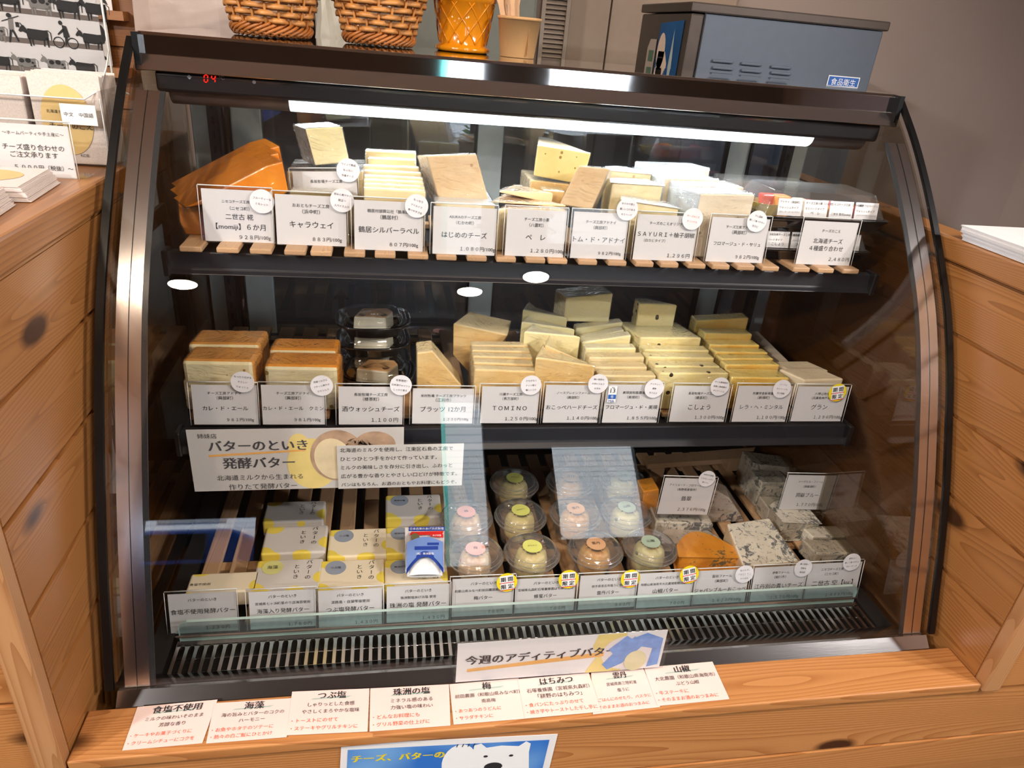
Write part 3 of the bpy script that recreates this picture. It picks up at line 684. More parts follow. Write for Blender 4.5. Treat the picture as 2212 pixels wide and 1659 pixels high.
for i, (l, r, y) in enumerate(P1):
    cheese('pepper_cheese_slice', 'slice of cheese with black peppercorns, %s of the row of five' % ('foremost', 'second', 'third', 'fourth', 'hindmost and broadest')[i], l, r, D2, .022 if i < 4 else .075, PEPPER, PEPPERT, Y=y, group='peppercorn cheese slices', skew=-.004 if i < 4 else -.02)
cheese('pepper_cheese_slice', 'small peppercorn wedge standing on the hindmost peppercorn slice', (1382, 656), (1464, 658), .455, .03, PEPPER, PEPPERT, Y=.11, taper=.3, anchor=0)
Y1 = [((1582, 815), (1706, 817), -.045), ((1579, 806), (1692, 808), -.025), ((1569, 788), (1685, 788), -.002), ((1560, 775), (1672, 775), .02), ((1547, 760), (1660, 762), .043), ((1535, 745), (1642, 746), .07), ((1524, 720), (1626, 722), .10)]
for i, (l, r, y) in enumerate(Y1):
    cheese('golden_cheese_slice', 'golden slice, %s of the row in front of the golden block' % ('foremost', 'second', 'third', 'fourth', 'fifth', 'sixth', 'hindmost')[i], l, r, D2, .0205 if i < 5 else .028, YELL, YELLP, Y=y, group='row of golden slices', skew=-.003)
cheese('golden_cheese_block', 'golden block standing at the back right of the middle shelf', (1505, 693), (1618, 687), .40, .03, YELL, YELLP, Y=.145)
cheese('greige_cheese_block', 'beige wax-smooth block, front one by the yellow sticker', (1738, 821), (1823, 818), D2, .045, PALER, PALER, Y=-.045, skew=-.024, wrap=WRAPW)
cheese('greige_cheese_block', 'beige wax-smooth block, rear one by the yellow sticker', (1708, 801), (1790, 800), D2, .04, PALER, PALER, Y=.0, skew=-.02, wrap=WRAPW)
bd = [AT(1705, 800, Z=.41), AT(1735, 812, Z=.41), AT(1637, 716, Z=.41), AT(1610, 716, Z=.41)]
t = thing('grey_board', 'grey cardboard strip standing along the golden slices', 'board', (bd[0].x, bd[0].y, D2))
MB().prism([Vector((p.x, p.y, .41)) for p in (bd[0], bd[1], bd[2], bd[3])], [Vector((p.x, p.y, D2)) for p in (bd[0], bd[1], bd[2], bd[3])], 0, 0).build('board_body', CARDB, t)

# ---- bottom row cheeses
cheese('orange_blue_cheese', 'bright orange cheese with blue-green veins, arched top', (1470, 1200), (1605, 1203), D3, .025, BLUEO, BLUEO, Y=-.14, round_=.04, taper=.9, wrap=None, bevel=.004)
cheese('pink_blue_cheese', 'pinkish half wheel behind the bright orange cheese', (1432, 1172), (1568, 1176), D3, .02, BLUEP2, BLUEP2, Y=-.085, round_=.045, taper=.9)
cheese('white_blue_cheese', 'white block with blue marbled top under the standing card priced 2,376', (1418, 1126), (1541, 1133), D3, .05, BLUEW, BLUEW, Y=-.045, skew=.004)
poly('blue_cheese_wedge', 'large grey-veined wedge sloping down right of the card priced 2,376', [(1500, 1063), (1535, 1055), (1575, 1075), (1604, 1118), (1600, 1150), (1500, 1130)], -.01, (.01, .04, 0), BLUEP2, BLUEP2, zb=D3)
poly('orange_blue_cheese', 'shaded orange cheese piece left of the card priced 2,376', [(1390, 1062), (1424, 1056), (1424, 1130), (1386, 1120)], .0, (.0, .04, .0), BLUEO, BLUEO, zb=D3)
t = thing('marbled_cheese_slab', 'big white slab with blue marbling, its broad face turned up', 'cheese', tuple(AT(1630, 1170, Z=D3)))
top = [AT(1605, 1224, Z=.120), AT(1728, 1212, Z=.120), AT(1662, 1118, Z=.138), AT(1570, 1131, Z=.138)]
MB().prism(top, [Vector((p.x, p.y, D3)) for p in top], 0, 1).build('cheese_body', [BLUEW, CM('tan_blue_rind', 'dcc6a2', 'c8ac84', veins=.3)], t, bevel=.003)
cheese('grey_blue_block', 'grey-beige veined block, front one above the card priced 1,498', (1764, 1195), (1859, 1195), D3, .04, BLUEG, BLUEG, Y=-.145, skew=-.006)
cheese('grey_blue_block', 'grey-beige veined block, rear one above the card priced 1,498', (1757, 1160), (1836, 1160), D3, .035, BLUEG, BLUEW, Y=-.095, skew=-.008)
cheese('blue_rind_piece', 'mottled blue cheese piece left of the grey-beige blocks', (1692, 1127), (1772, 1130), D3, .05, BLUEG, BLUEW, Y=-.07, skew=-.0, round_=.02)
cheese('blue_rind_piece', 'mottled blue cheese piece under the standing card priced 1,770', (1662, 1100), (1785, 1106), D3, .045, BLUEW, BLUEG, Y=-.02)
cheese('grey_blue_block', 'veined wrapped block, foremost of the two behind the card priced 1,770', (1646, 1042), (1712, 1044), D3, .045, BLUEG, BLUEG, Y=.035, skew=-.004)
cheese('grey_blue_block', 'veined wrapped block, hindmost on the far right', (1626, 1001), (1721, 1013), D3, .05, BLUEG, BLUEG, Y=.085)
pl = thing('loose_plank', 'single pale plank lying slanted at the back of the bottom shelf', 'plank', tuple(AT(1500, 985, Z=.13)))
a, b = AT(1394, 985, Z=.13), AT(1632, 966, Z=.13); a2, b2 = AT(1400, 1003, Z=.13), AT(1622, 988, Z=.13)
MB().prism([a2, b2, b, a], [Vector((p.x, p.y, .118)) for p in (a2, b2, b, a)], 0, 0).build('plank_body', SLAT, pl)
MB().box((a2.x+.01, a2.y, D3), (a2.x+.04, a2.y+.03, .118)).box((b2.x-.05, b2.y, D3), (b2.x-.02, b2.y+.03, .118)).build('plank_foot', SLAT, pl)

# ---- butter packs
packm = {}
def pack_material(key, base, rot):
    if key in packm: return packm[key]
    t = NT('butter_wrapper_'+key); v = t.coord((1, 1.15, .6)); vo = t.n('TexVoronoi', feature='SMOOTH_F1'); vo.inputs['Scale'].default_value = 19; vo.inputs['Smoothness'].default_value = .35; t.l(v, vo.inputs['Vector']); f = t.math('SUBTRACT', 1.0, vo.outputs['Distance'])
    c = t.mix(t.math('MULTIPLY', t.math('SUBTRACT', f, .66), 60, clamp=True), lin(base), lin('efd65a'))
    t.bsdf(c, .45, normal=t.bump(t.noise(v, 60, 2), .15, .002)); packm[key] = t.m; return t.m
def butter_pack(label, corner, Z, w, d, h, zb, base, dot, dotc, yaw=0, group='butter packs', script=True):
    p = AT(*corner, Z=Z)     # front-left top corner
    t = thing('butter_pack', label, 'butter', (p.x+w/2, p.y+d/2, zb), group)
    MB().box((p.x, p.y, zb), (p.x+w, p.y+d, Z)).build('wrapper', pack_material(base, base, 0), t, bevel=.004, seg=3)
    fr = Frame((p.x, p.y, Z), (1, 0, 0), (0, 1, 0))
    if dot:
        st = MB(); slab(st, fr, .001, .001, .0002, 0, w*.22, d*.7); shape(st, fr, ellipse(w*.25, d*.72, .0165, .0165), 0, .0005); st.build('round_sticker', flat('sticker_'+dotc, dotc, .5), t)
    le = MB()
    if dot: text(le, fr, dot, w*.25, d*.72, w=.017 if len(dot) < 4 else .02, off=.0009)
    for k, ch in enumerate('バターの' if script else ''):
        if ch == 'ー': text(le, fr, ch, w*.80, d*(.86-k*.17), h=.0105, rot=math.pi/2, off=.0006)
        else: text(le, fr, ch, w*.80, d*(.86-k*.17), h=.0105, off=.0006)
    for k, ch in enumerate('といき' if script else ''): text(le, fr, ch, w*.62, d*(.72-k*.17), h=.0105, off=.0006)
    le.build('lettering', INK, t)
    return t
PB = 'efe0c4'; PG = 'd6cfc8'
butter_pack('beige butter pack, single one behind the card priced 1,230', (398, 1283), .125, .105, .045, .03, D3, PB, None, '', group=None, script=False)
for o in [x for x in COL.objects if x.name.startswith('lettering') and not x.data.vertices]: bpy.data.objects.remove(o)
le = MB(); p = AT(432, 1263, Z=.125); fr = Frame(p, (1, 0, 0), (0, 1, 0)); text(le, fr, '食塩不使用', 0, 0, w=.03); o = le.build('lettering_salt_free', INK); o.parent = [x for x in COL.objects if x.name.startswith('butter_pack')][0]; o.location = -Vector(o.parent.location); o.name = 'lettering'
butter_pack('greyish butter pack with a yellow seaweed sticker, front of its row', (541, 1276), .125, .104, .07, .03, D3, PG, '海藻', 'e0dc90')
butter_pack('greyish butter pack, second in the seaweed row', (562, 1197), .128, .104, .072, .03, D3, PG, None, '')
butter_pack('greyish butter pack, third in the seaweed row, in shade', (566, 1128), .128, .104, .06, .03, D3, PG, None, '')
butter_pack('beige butter pack with a grey sticker, front of the coarse salt row', (684, 1276), .125, .104, .07, .03, D3, PB, 'つぶ塩', '98a0ae')
butter_pack('beige butter pack with a grey sticker, second in the coarse salt row', (706, 1203), .128, .100, .072, .03, D3, PB, 'つぶ塩', '98a0ae')
butter_pack('beige butter pack half hidden below the salt bag', (831, 1277), .125, .102, .075, .03, D3, PB, '珠洲の塩', '98a0ae')
butter_pack('beige butter pack the salt bag leans on', (833, 1197), .130, .100, .072, .03, D3, PB, '珠洲の塩', '98a0ae')
butter_pack('greyish butter pack with a blue-grey sticker, hindmost behind the salt bag', (833, 1119), .130, .102, .07, .03, D3, PG, '珠洲の塩', '98a0ae')

# ---- salt bag
BL_, BR_, TL_, TR_ = AT(872, 1250, Z=.14), AT(965, 1248, Z=.14), AT(851, 1140, Z=.172), AT(948, 1140, Z=.172)
sb = thing('salt_bag', 'clear bag of white salt with blue and red print leaning on the butter packs', 'bag', tuple((BL_+BR_)/2-Vector((0, 0, .01))))
u = (BR_-BL_); v = ((TL_+TR_)-(BL_+BR_))/2; fr = Frame((BL_+TL_)/2-v/2, u, v); fw, fh = u.length*1.03, v.length
mb = MB(); N, Mh = 12, 14; grid = []
for side_ in (1, -1):
    for j in range(Mh+1):
        for i in range(N+1):
            a, b = i/N, j/Mh; bulge = .011*(math.sin(math.pi*a)**.6)*(math.sin(math.pi*min(b/.85, 1))**.7 if b < .85 else 0)+.0012
            grid.append(fr.p(a*fw, b*fh, side_*bulge))
k = (N+1)*(Mh+1)
fs = [(j*(N+1)+i, j*(N+1)+i+1, (j+1)*(N+1)+i+1, (j+1)*(N+1)+i) for j in range(Mh) for i in range(N)]
fs += [tuple(k+q for q in (f[3], f[2], f[1], f[0])) for f in fs]
mb.add(grid, fs, 0, True).build('bag_film', WRAP, sb)
sa = MB(); pts = []
for j in range(9):
    for i in range(17):
        a, b = i/16, j/8; w_ = math.sin(math.pi*min(1, .25+b*.45))
        pts.append((a, b))
sa.add([fr.p(fw*(.5+(a-.5)*.8), fh*(.04+.34*b*(.55+.45*math.sin(math.pi*a))), s*(.0085*math.sin(math.pi*a)**.6*math.sin(math.pi*(.12+.76*b))**.5)) for s in (1, -1) for a, b in pts],
       [(j*17+i, j*17+i+1, (j+1)*17+i+1, (j+1)*17+i) for j in range(8) for i in range(16)]+[tuple(153+q for q in ((j+1)*17+i, (j+1)*17+i+1, j*17+i+1, j*17+i)) for j in range(8) for i in range(16)], 0, True)
sa.build('white_salt', flat('salt_white', 'f4f7f8', .8), sb)
pr = MB(); H = .0125
slabp = lambda pts, mi, off: pr.add([fr.p(a*fw, b*fh, off) for a, b in pts], [tuple(range(len(pts)))], mi)
slabp([(.12, .90), (.98, .90), (.98, .985), (.12, .985)], 0, .0030)
slabp([(.14, .80), (.9, .80), (.95, .875), (.18, .865)], 1, .006)
slabp([(.62, .77), (.93, .735), (.93, .81), (.65, .80)], 1, .0065)
slabp([(x, .62+.10*math.sin(math.pi*(x-.1)/.8)) for x in [.08+.84*i/12 for i in range(13)]]+[(x, .10+.30*math.sin(math.pi*(x-.08)/.84)) for x in [.92-.84*i/12 for i in range(13)]], 3, H)
slabp([(.26, .46), (.8, .46), (.8, .53), (.26, .53)], 0, H+.0006); slabp([(.55, .55), (.82, .55), (.82, .60), (.55, .60)], 0, H+.0006)
arc = [(.08+.84*i/14) for i in range(15)]
slabp([(x, .16+.26*math.sin(math.pi*(x-.08)/.84)) for x in arc]+[(x, .08+.20*math.sin(math.pi*(x-.08)/.84)) for x in arc[::-1]][0:0]+[], 0, H) if False else None
for i in range(14):
    x0, x1 = arc[i], arc[i+1]; g = lambda x: .14+.29*math.sin(math.pi*(x-.08)/.84)
    hh = lambda x: .012*math.sin(math.pi*x)**.6
    pr.add([fr.p(x0*fw, (g(x0)-.11)*fh, hh(x0)+.002), fr.p(x1*fw, (g(x1)-.11)*fh, hh(x1)+.002), fr.p(x1*fw, g(x1)*fh, hh(x1)+.002), fr.p(x0*fw, g(x0)*fh, hh(x0)+.002)], [(0, 1, 2, 3)], 0)
slabp(ellipse(.27, .73, .10, .085), 4, .0095)
slabp([(.06, .10), (.94, .10), (.97, .98), (.03, .98)], 5, .0018)
text(pr, fr, '日本古来のあげ浜式製塩', fw*.55, fh*.943, w=fw*.8, mi=2, off=.0036); text(pr, fr, '（株）珠洲製塩', fw*.5, fh*.375, w=fw*.4, mi=2, off=.0150); text(pr, fr, 'あげ浜塩', fw*.78, fh*.775, w=fw*.2, mi=2, off=.008)
pr.build('bag_print', [NAVYP, REDP, WHITEP, flat('light_blue_print', '6f8cc8', .5), flat('olive_seal', '6a6242', .5), flat('bag_inner_film', 'e2dcdc', .3)], sb)

# ---- clear cups with butter balls
BUT = {'plum': CM('plum_butter', 'efd8a6', 'dcae86', specks=.06, speckc='c07060'), 'honey': CM('honey_butter', 'f2e3a4', 'ead48c'),
       'urchin': CM('urchin_butter', 'efc680', 'd99a4c'), 'pepper': CM('sansho_butter', 'ece4ae', 'dccf90', specks=.05, speckc='7a8450')}
STK = {'plum': ('梅', 'eeb0a8'), 'honey': ('はちみつ', 'dfe07a'), 'urchin': ('雲丹', 'dfae84'), 'pepper': ('山椒', 'b4c6b0')}
def make_cup(kind):
    t = thing('butter_cup', '', 'butter cup', (0, 0, 0))
    c = MB().open_lathe([(.030, .001), (.034, .0015), (.036, .006), (.0385, .032), (.043, .040), (.0435, .044), (.047, .046), (.0485, .049), (.049, .0535), (.0465, .056)], n=44); c.build('clear_cup', PET, t, solid=.0006)
    l = MB().open_lathe([(.0465, .0565), (.0455, .060), (.041, .0605), (.040, .0635), (.0385, .065), (0, .065)], n=44); l.build('clear_lid', PET, t, solid=.0005)
    b = MB(); pr_ = [(0, .004), (.020, .004), (.027, .011), (.0295, .024), (.0290, .038), (.0265, .050), (.0215, .0580), (.012, .0615), (0, .062)]
    b.lathe(pr_, n=28); r = random.Random(kind)
    b.v = [(x*(1+.08*r.uniform(-1, 1)), y*(1+.08*r.uniform(-1, 1)), z*(1+.05*r.uniform(-1, 1))) for x, y, z in b.v]
    b.build('butter_ball', BUT[kind], t, subsurf=1)
    rg = MB()
    for R_, z_, r_ in ((.0492, .052, .0009), (.0465, .0575, .0008), (.0405, .0620, .0007), (.0440, .0445, .0006)): rg.tube([(R_*math.cos(2*math.pi*k/40), R_*math.sin(2*math.pi*k/40), z_) for k in range(40)], r_, 6, closed=True)
    rg.build('rim_rings', thin_glass('rim_plastic', 'e8e8e8', .22, haze=.12), t)
    nm, col = STK[kind]
    fr = Frame((0, 0, .0652), (1, 0, 0), (0, 1, 0)); s = MB(); s.add([fr.p(a, b_, 0) for a, b_ in ellipse(0, .002, .0172)], [tuple(range(28))]); s.add([fr.p(a, b_, .0004) for a, b_ in ellipse(0, .002, .0172)], [tuple(range(28))])
    s.build('round_sticker', flat('sticker_'+kind, col, .5), t)
    le = MB(); text(le, fr, nm, 0, .003, w=.007 if kind == 'plum' else .016, h=.008, off=.0008); le.build('lettering', INK, t)
    for o in COL.objects:
        if o.parent == t: o.hide_render = False
    return t
CUPS = {'plum': [(1029, 1166, -.135), (1009, 1092, -.035), ], 'honey': [(1152, 1168, -.135), (1127, 1092, -.035), (1113, 1022, .067)],
        'urchin': [(1291, 1160, -.135), (1246, 1092, -.035), (1233, 1030, .067)], 'pepper': [(1409, 1160, -.135), (1357, 1088, -.035), (1350, 1016, .067)]}
words = {'plum': 'pink plum', 'honey': 'yellow-green honey', 'urchin': 'tan sea urchin', 'pepper': 'grey-green sansho pepper'}
for kind, spots in CUPS.items():
    proto = make_cup(kind)
    for i, (x, y, Y) in enumerate(spots):
        c = proto if i == 0 else copy_tree(proto); p = AT(x, y, Y=Y)
        c.location = (p.x, Y, D3+.0005); c.rotation_euler.z = (.0, .25, -.2)[i]; c.scale = (.965,)*3
        tag(c, 'clear cup of butter with a %s sticker, %s' % (words[kind], ('nearest the price cards', 'in the second row', 'at the back, in shade')[i]), None, 'clear butter cups')

# ---- black takeout trays (middle shelf)
def tray_proto():
    t = thing('cheese_tray', '', 'food tray', (0, 0, 0)); sq = (3.2, .86)
    MB().lathe([(.040, 0), (.046, .002), (.052, .016), (.060, .019), (.0635, .022), (.0635, .0245), (.060, .0245), (.056, .021), (.050, .018), (.045, .005), (0, .004)], n=64, sq=sq).build('black_base', TRAYBLK, t)
    MB().open_lathe([(.0565, .0252), (.053, .0252), (.051, .024), (.049, .027), (.046, .0325), (.043, .035), (.038, .0358), (0, .0358)], n=64, sq=sq).build('clear_lid', thin_glass('clear_lid_plastic', 'fdfdfd', .07, wrinkle=.04, wscale=50), t, solid=.0006)
    f = [(-.033, -.020), (.020, -.026), (.034, .006), (.026, .022), (-.018, .020)]
    MB().prism([Vector((x, y, .0335)) for x, y in f], [Vector((x*1.06, y*1.06, .006)) for x, y in f], 1, 0).build('cheese_piece', [CM('wrapped_white_side', 'e4ddc8', 'd0c6a8'), CM('peach_top', 'ecc08c', 'deaa70')], t, bevel=.003)
    return t
tp = tray_proto(); a = AT(816, 790, Z=D2+.0245)
spots = [(a.x, a.y-.014, D2, -.12, 'black tray with clear lid, front one, its cheese peach-coloured')]
r_ = AT(806, 735, Y=.075)
for k, w_ in enumerate(('lowest of the rear stack', 'second from below in the rear stack', 'topmost of the rear stack')): spots.append((AT(806, 662, Y=.112).x, .112, D2+k*.0362, .05, 'black tray with clear lid, '+w_))
for i, (x, y, z, rz, lb) in enumerate(spots):
    c = tp if i == 0 else copy_tree(tp); c.location = (x, y, z+.0004); c.rotation_euler.z = rz; tag(c, lb, None, 'round-cornered black trays')

# ---- assorted cheese platters (top shelf, right)
CUPY = CM('yellow_foil_cup', 'c9b560', '9c8838'); ASSC = [CM('assorted_red', 'e4563c', 'c43a26'), CM('assorted_orange', 'f2b45c', 'e89434'), CM('assorted_pink', 'ee9ca0', 'e27a84'), CM('assorted_white', 'f2ece0', 'e2d8c4')]
def platter(name, label, cx, cy, z, w, d, hl, texts, rot=0):
    t = thing(name, label, 'food tray', (cx, cy, z), 'assorted cheese platters')
    def rect(sx, sy, zz, r=.012): return [Vector((cx+a*sx/2, cy+b*sy/2, zz)) for a, b in ((-1+.08, -1), (1-.08, -1), (1, -1+.12), (1, 1-.12), (1-.08, 1), (-1+.08, 1), (-1, 1-.12), (-1, -1+.12))]
    mb = MB(); L = [rect(w*.9, d*.85, z), rect(w*.97, d*.95, z+.014), rect(w, d, z+.016), rect(w, d, z+.019), rect(w*.95, d*.92, z+.019), rect(w*.88, d*.83, z+.005)]
    vs = [p for r in L for p in r]; fs = [(i*8+k, i*8+(k+1) % 8, (i+1)*8+(k+1) % 8, (i+1)*8+k) for i in range(5) for k in range(8)]+[tuple(range(7, -1, -1)), tuple(40+k for k in range(8))]
    mb.add(vs, fs).build('black_base', TRAYBLK, t, bevel=.001)
    L = [rect(w*.94, d*.90, z+.0195), rect(w*.92, d*.88, z+.024), rect(w*.80, d*.66, z+.019+hl)]
    vs = [p for r in L for p in r]; fs = [(i*8+k, i*8+(k+1) % 8, (i+1)*8+(k+1) % 8, (i+1)*8+k) for i in range(2) for k in range(8)]+[tuple(16+k for k in range(8))]
    MB().add(vs, fs).build('clear_lid', PET, t, solid=.0006, bevel=.0012)
    n = len(texts); cw = w*.80/n
    for i, (a1, a2, a3) in enumerate(texts):
        x0 = cx-w*.40+i*cw; fr = Frame((x0+.002, cy-d*.44, z+.020), (1, 0, 0), (0, .20, 1)); c = MB(); slab(c, fr, cw-.004, .026, .0004, 0)
        text(c, fr, a1, .002, .021, h=.0042, mi=1, left=True); text(c, fr, a2, .002, .0125, h=.0042, mi=1, left=True); text(c, fr, a3, (cw-.004)/2, .006, w=(cw-.004)*.85, h=.0058, mi=1)
        c.build('name_label', [PAPER, INK], t)
    r = random.Random(name+str(cx)+label)
    for i in range(9):
        x = cx-w*.30+w*.6*(i/8); y = cy+r.uniform(-.2, .25)*d; s = .011+.004*r.random(); hh = .018+r.random()*.012
        m = MB().box((x-s, y-s*.8, z+.006), (x+s, y+s*.8, z+.010+hh)); m.build('cheese_bit', ASSC[i % 4], t, bevel=.003)
    c = (cx-w*.36, cy-d*.05); m = MB(); vs = []; nn = 32
    for (rr, zz) in ((.016, .006), (.026, .030)):
        for k in range(nn): q = rr*(1+.10*(k % 2)); an = 2*math.pi*k/nn; vs.append((c[0]+q*math.cos(an), c[1]+q*math.sin(an), z+zz))
    m.add(vs, [(k, (k+1) % nn, nn+(k+1) % nn, nn+k) for k in range(nn)]).build('foil_cup', CUPY, t, solid=.0006)
    return t
fl, fr_ = AT(1650, 478, Y=.02), AT(1915, 492, Y=.02)
pc = ((fl.x+fr_.x)/2)+.0
TXT = [('アドナイ（興部町）', 'ウォッシュタイプ', 'カレ・ド・エール クミン'), ('チーズ工房小栗（八雲町）', 'セミハードタイプ', 'ペ　レ'), ('ニセコチーズ工房（ニセコ町）', '', '二世古 雪花[sekka]'), ('十勝野フロマージュ（中札内村）', 'ウォッシュタイプ', 'バーボンウイスキーウォッシュ')]
TXT2 = [('長坂牧場チーズ工房（標茶町）', 'ハードタイプ', 'こしょう'), ('米村牧場（江別市）', 'ハードタイプ', 'プラッツ'), ('', '', ''), ('Kalinka', 'ハードタイプ', 'Osteria')]
TXT3 = [('米村牧場（江別市）', 'ハードタイプ', 'プラッツ12カ月熟成'), ('ニセコチーズ工房（ニセコ町）', '', '二世古'), ('チーズ工房小栗（八雲町）', '', 'ペ　レ'), ('十勝野フロマージュ（中札内村）', '', 'ウォッシュ')]
platter('assorted_platter', 'lower clear-lidded assorted platter, directly on the top shelf slats', .44, .055, D1, .215, .135, .036, TXT2)
platter('assorted_platter', 'upper clear-lidded assorted platter with four labels, foremost and on top', .445, .05, D1+.054, .225, .14, .036, TXT)
platter('assorted_platter', 'rear clear-lidded assorted platter behind the upper one', .415, .165, D1+.02, .2, .09, .06, TXT3)
MB().box((.33, .125, D1), (.50, .19, D1+.0195)).build('platter_riser', flat('clear_grey_riser', '6a6e72', .3)); o = [x for x in COL.objects if x.name == 'platter_riser'][0]; tag(o, 'low grey block raising the rear assorted platter', 'riser')

# ================================================================== PRICE CARDS
def price_card(label, bl, br, tl, tr, lines, zdeck=None, Y=None, sticker=None, lean=.006, name='price_card', paper=PAPER, foot=True, milk=False, group='price cards', top_y=None):
    """lines: (text, u, v, width) as fractions of the card."""
    if zdeck is not None: BLp, BRp = AT(*bl, Z=zdeck), AT(*br, Z=zdeck); BLp.y = BRp.y = (BLp.y+BRp.y)/2 if abs(BLp.y-BRp.y) < .012 else BLp.y
    else: BLp, BRp = AT(*bl, Y=Y), AT(*br, Y=Y)
    if zdeck is not None:
        y0 = (BLp.y+BRp.y)/2; BLp, BRp = AT(*bl, Y=y0), AT(*br, Y=y0); BLp.z = BRp.z = zdeck
    yt = BLp.y+lean; TLp, TRp = AT(*tl, Y=yt), AT(*tr, Y=yt)
    u = BRp-BLp; w = u.length; v = ((TLp+TRp)-(BLp+BRp))/2; h = v.length
    fr = Frame(BLp, u, Vector((0, lean, (TLp.z+TRp.z-BLp.z-BRp.z)/2)))
    t = thing(name, label, 'price card', tuple((BLp+BRp)/2), group)
    m = MB(); slab(m, fr, w, h, .0006, 0); m.build('card', paper, t)
    a = MB(); x0, ww = -.004, w+.006
    slab(a, fr, ww, h+.005, .0012, 0, x0, -.0003, .0022); slab(a, fr, ww, h+.005, .0012, 0, x0, -.0003, -.0012)
    if foot:
        q = [fr.p(x0, 0, -.0025), fr.p(x0+ww, 0, -.0025), fr.p(x0+ww, 0, -.0025)+Vector((0, .022, 0)), fr.p(x0, 0, -.0025)+Vector((0, .022, 0))]
        a.prism([Vector(p)+Vector((0, 0, .0016)) for p in q], q, 0, 0)
    a.build('acrylic_holder', ACRYL, t)
    e = MB(); e.tube([fr.p(x0, h+.0047, .0), fr.p(x0+ww, h+.0047, .0)], .0009, 6); e.tube([fr.p(x0, 0, .0023), fr.p(x0, h+.0047, .0023)], .00045, 5); e.tube([fr.p(x0+ww, 0, .0023), fr.p(x0+ww, h+.0047, .0023)], .00045, 5)
    e.build('holder_edge', ACEDGE, t)
    le = MB()
    for L in lines:
        s, cu, cv, cw = L[:4]; text(le, fr, s, cu*w, cv*h, w=cw*w, off=.0005, bold=L[4] if len(L) > 4 else 0)
    le.build('lettering', INK, t)
    if milk:
        mk = MB(); slab(mk, fr, .014, .0285, .0005, 0, .003, h-.030, .0034); shape(mk, fr, [(.0035, h-.0235), (.0165, h-.0235), (.0165, h-.016), (.0035, h-.016)], 1, .0040)
        text(mk, fr, '13', .010, h-.0085, w=.008, mi=2, off=.0042); text(mk, fr, '冬', .010, h-.0197, h=.006, mi=0, off=.0044); text(mk, fr, 'Milk', .010, h-.027, w=.0105, mi=3, off=.0042); text(mk, fr, '熟成', .010, h-.0035, h=.0025, mi=2, off=.0042)
        mk.build('milk_sticker', [WHITEP, BLUEP, INK, NAVYP], t)
    if sticker:
        (sx, sy), kind, slines, rot = sticker
        d = CF+CR*((sx-1106)/F_PX)-CU*((sy-829.5)/F_PX); P0 = fr.p(0, 0, .0036); tt = (P0-CAM).dot(fr.n)/d.dot(fr.n); q = CAM+d*tt-P0
        a_, b_ = q.dot(fr.u), q.dot(fr.v); R_ = .0165
        s = MB(); f2 = Frame(P0, fr.u, fr.v)
        pts = ellipse(a_, b_, R_, n=36); s.prism([f2.p(x, y, .0005) for x, y in pts], [f2.p(x, y, 0) for x, y in pts], 0, 0)
        if kind == 'limited':
            c, sn = math.cos(rot), math.sin(rot)
            def T(x, y): return (a_+x*c-y*sn, b_+x*sn+y*c)
            shape(s, f2, [T(-.011, -.0125), T(.011, -.0125), T(.011, .0125), T(-.011, .0125)], 1, .0007)
            shape(s, f2, [T(-.012, -.001), T(.012, -.001), T(.012, .0003), T(-.012, .0003)], 2, .0009)
            shape(s, f2, [T(-.012, -.0135), T(.012, -.0135), T(.012, -.0123), T(-.012, -.0123)], 2, .0009)
            x, y = T(0, .0062); text(s, f2, '期 間', x, y, w=.019, mi=3, off=.0011, rot=rot, bold=.0002)
            x, y = T(0, -.0068); text(s, f2, '限 定', x, y, w=.019, mi=3, off=.0011, rot=rot, bold=.0002)
            s.build('round_sticker', [YELP, WHITEP, REDP, INK], t)
        else:
            c, sn = math.cos(rot), math.sin(rot); mi = 1
            n = len(slines)
            for k, ln in enumerate(slines):
                yy = ((n-1)/2-k)*.0078; ww_ = min(.0275, len(ln)*.0034)
                text(s, f2, ln, a_-yy*sn, b_+yy*c, w=ww_, mi=mi, off=.0008, rot=rot)
            s.build('round_sticker', [flat('sticker_grey', 'e6e4e8', .5), REDINK if kind == 'orange' else INK], t)
    return t
def std(maker, town, nm, price, wn=.62, wm=.52, wt=.25, wp=.42, pu=.72):
    return [(maker, .5, .80, wm), (town, .5, .68, wt), (nm, .5, .42, wn), (price, pu, .13, wp)]
def L1(i): return 'white price card reading %s on the top shelf' % i
price_card('white card priced 928, in front of the fanned orange wedges', (444, 520), (591, 519), (438, 410), (591, 411), [('ニセコチーズ工房', .48, .78, .40), ('（ニセコ町）', .53, .65, .28), ('二世古 椛', .52, .49, .40), ('【momiji】６か月', .53, .30, .72), ('９２８円/100g', .73, .10, .46)], D1, sticker=((566, 435), 'w', ['フルーティーな', 'ミモレット'], -.1))
price_card('plain inner card without a price, standing on the wrapped block', (636, 427), (773, 426), (636, 369), (773, 372), [('長坂牧場チーズ工房', .52, .62, .5), ('（標茶町）', .52, .3, .22)], Y=.028, sticker=((752, 368), 'w', ['ワインで熟成', 'もっちい', '芳香チーズ'], -.15), foot=False)
price_card('white card priced 883, below the plain inner card on the wrapped block', (599, 528), (749, 532), (596, 421), (749, 424), std('おおともチーズ工房', '（浜中町）', 'キャラウェイ', '８８３円/100g'), D1, sticker=((739, 433), 'w', ['甘みと爽やかさ', '際立つ', 'スパイス入り'], -.12))
price_card('white card priced 807, in front of the row of white-rinded slabs', (766, 539), (913, 543), (767, 432), (914, 438), std('鶴居村振興公社「酪楽館」', '（鶴居村）', '鶴居シルバーラベル', '８０７円/100g', .88, .62), D1, sticker=((900, 445), 'w', ['もっちり', 'マイルドで', '食べやすさ◎'], -.3))
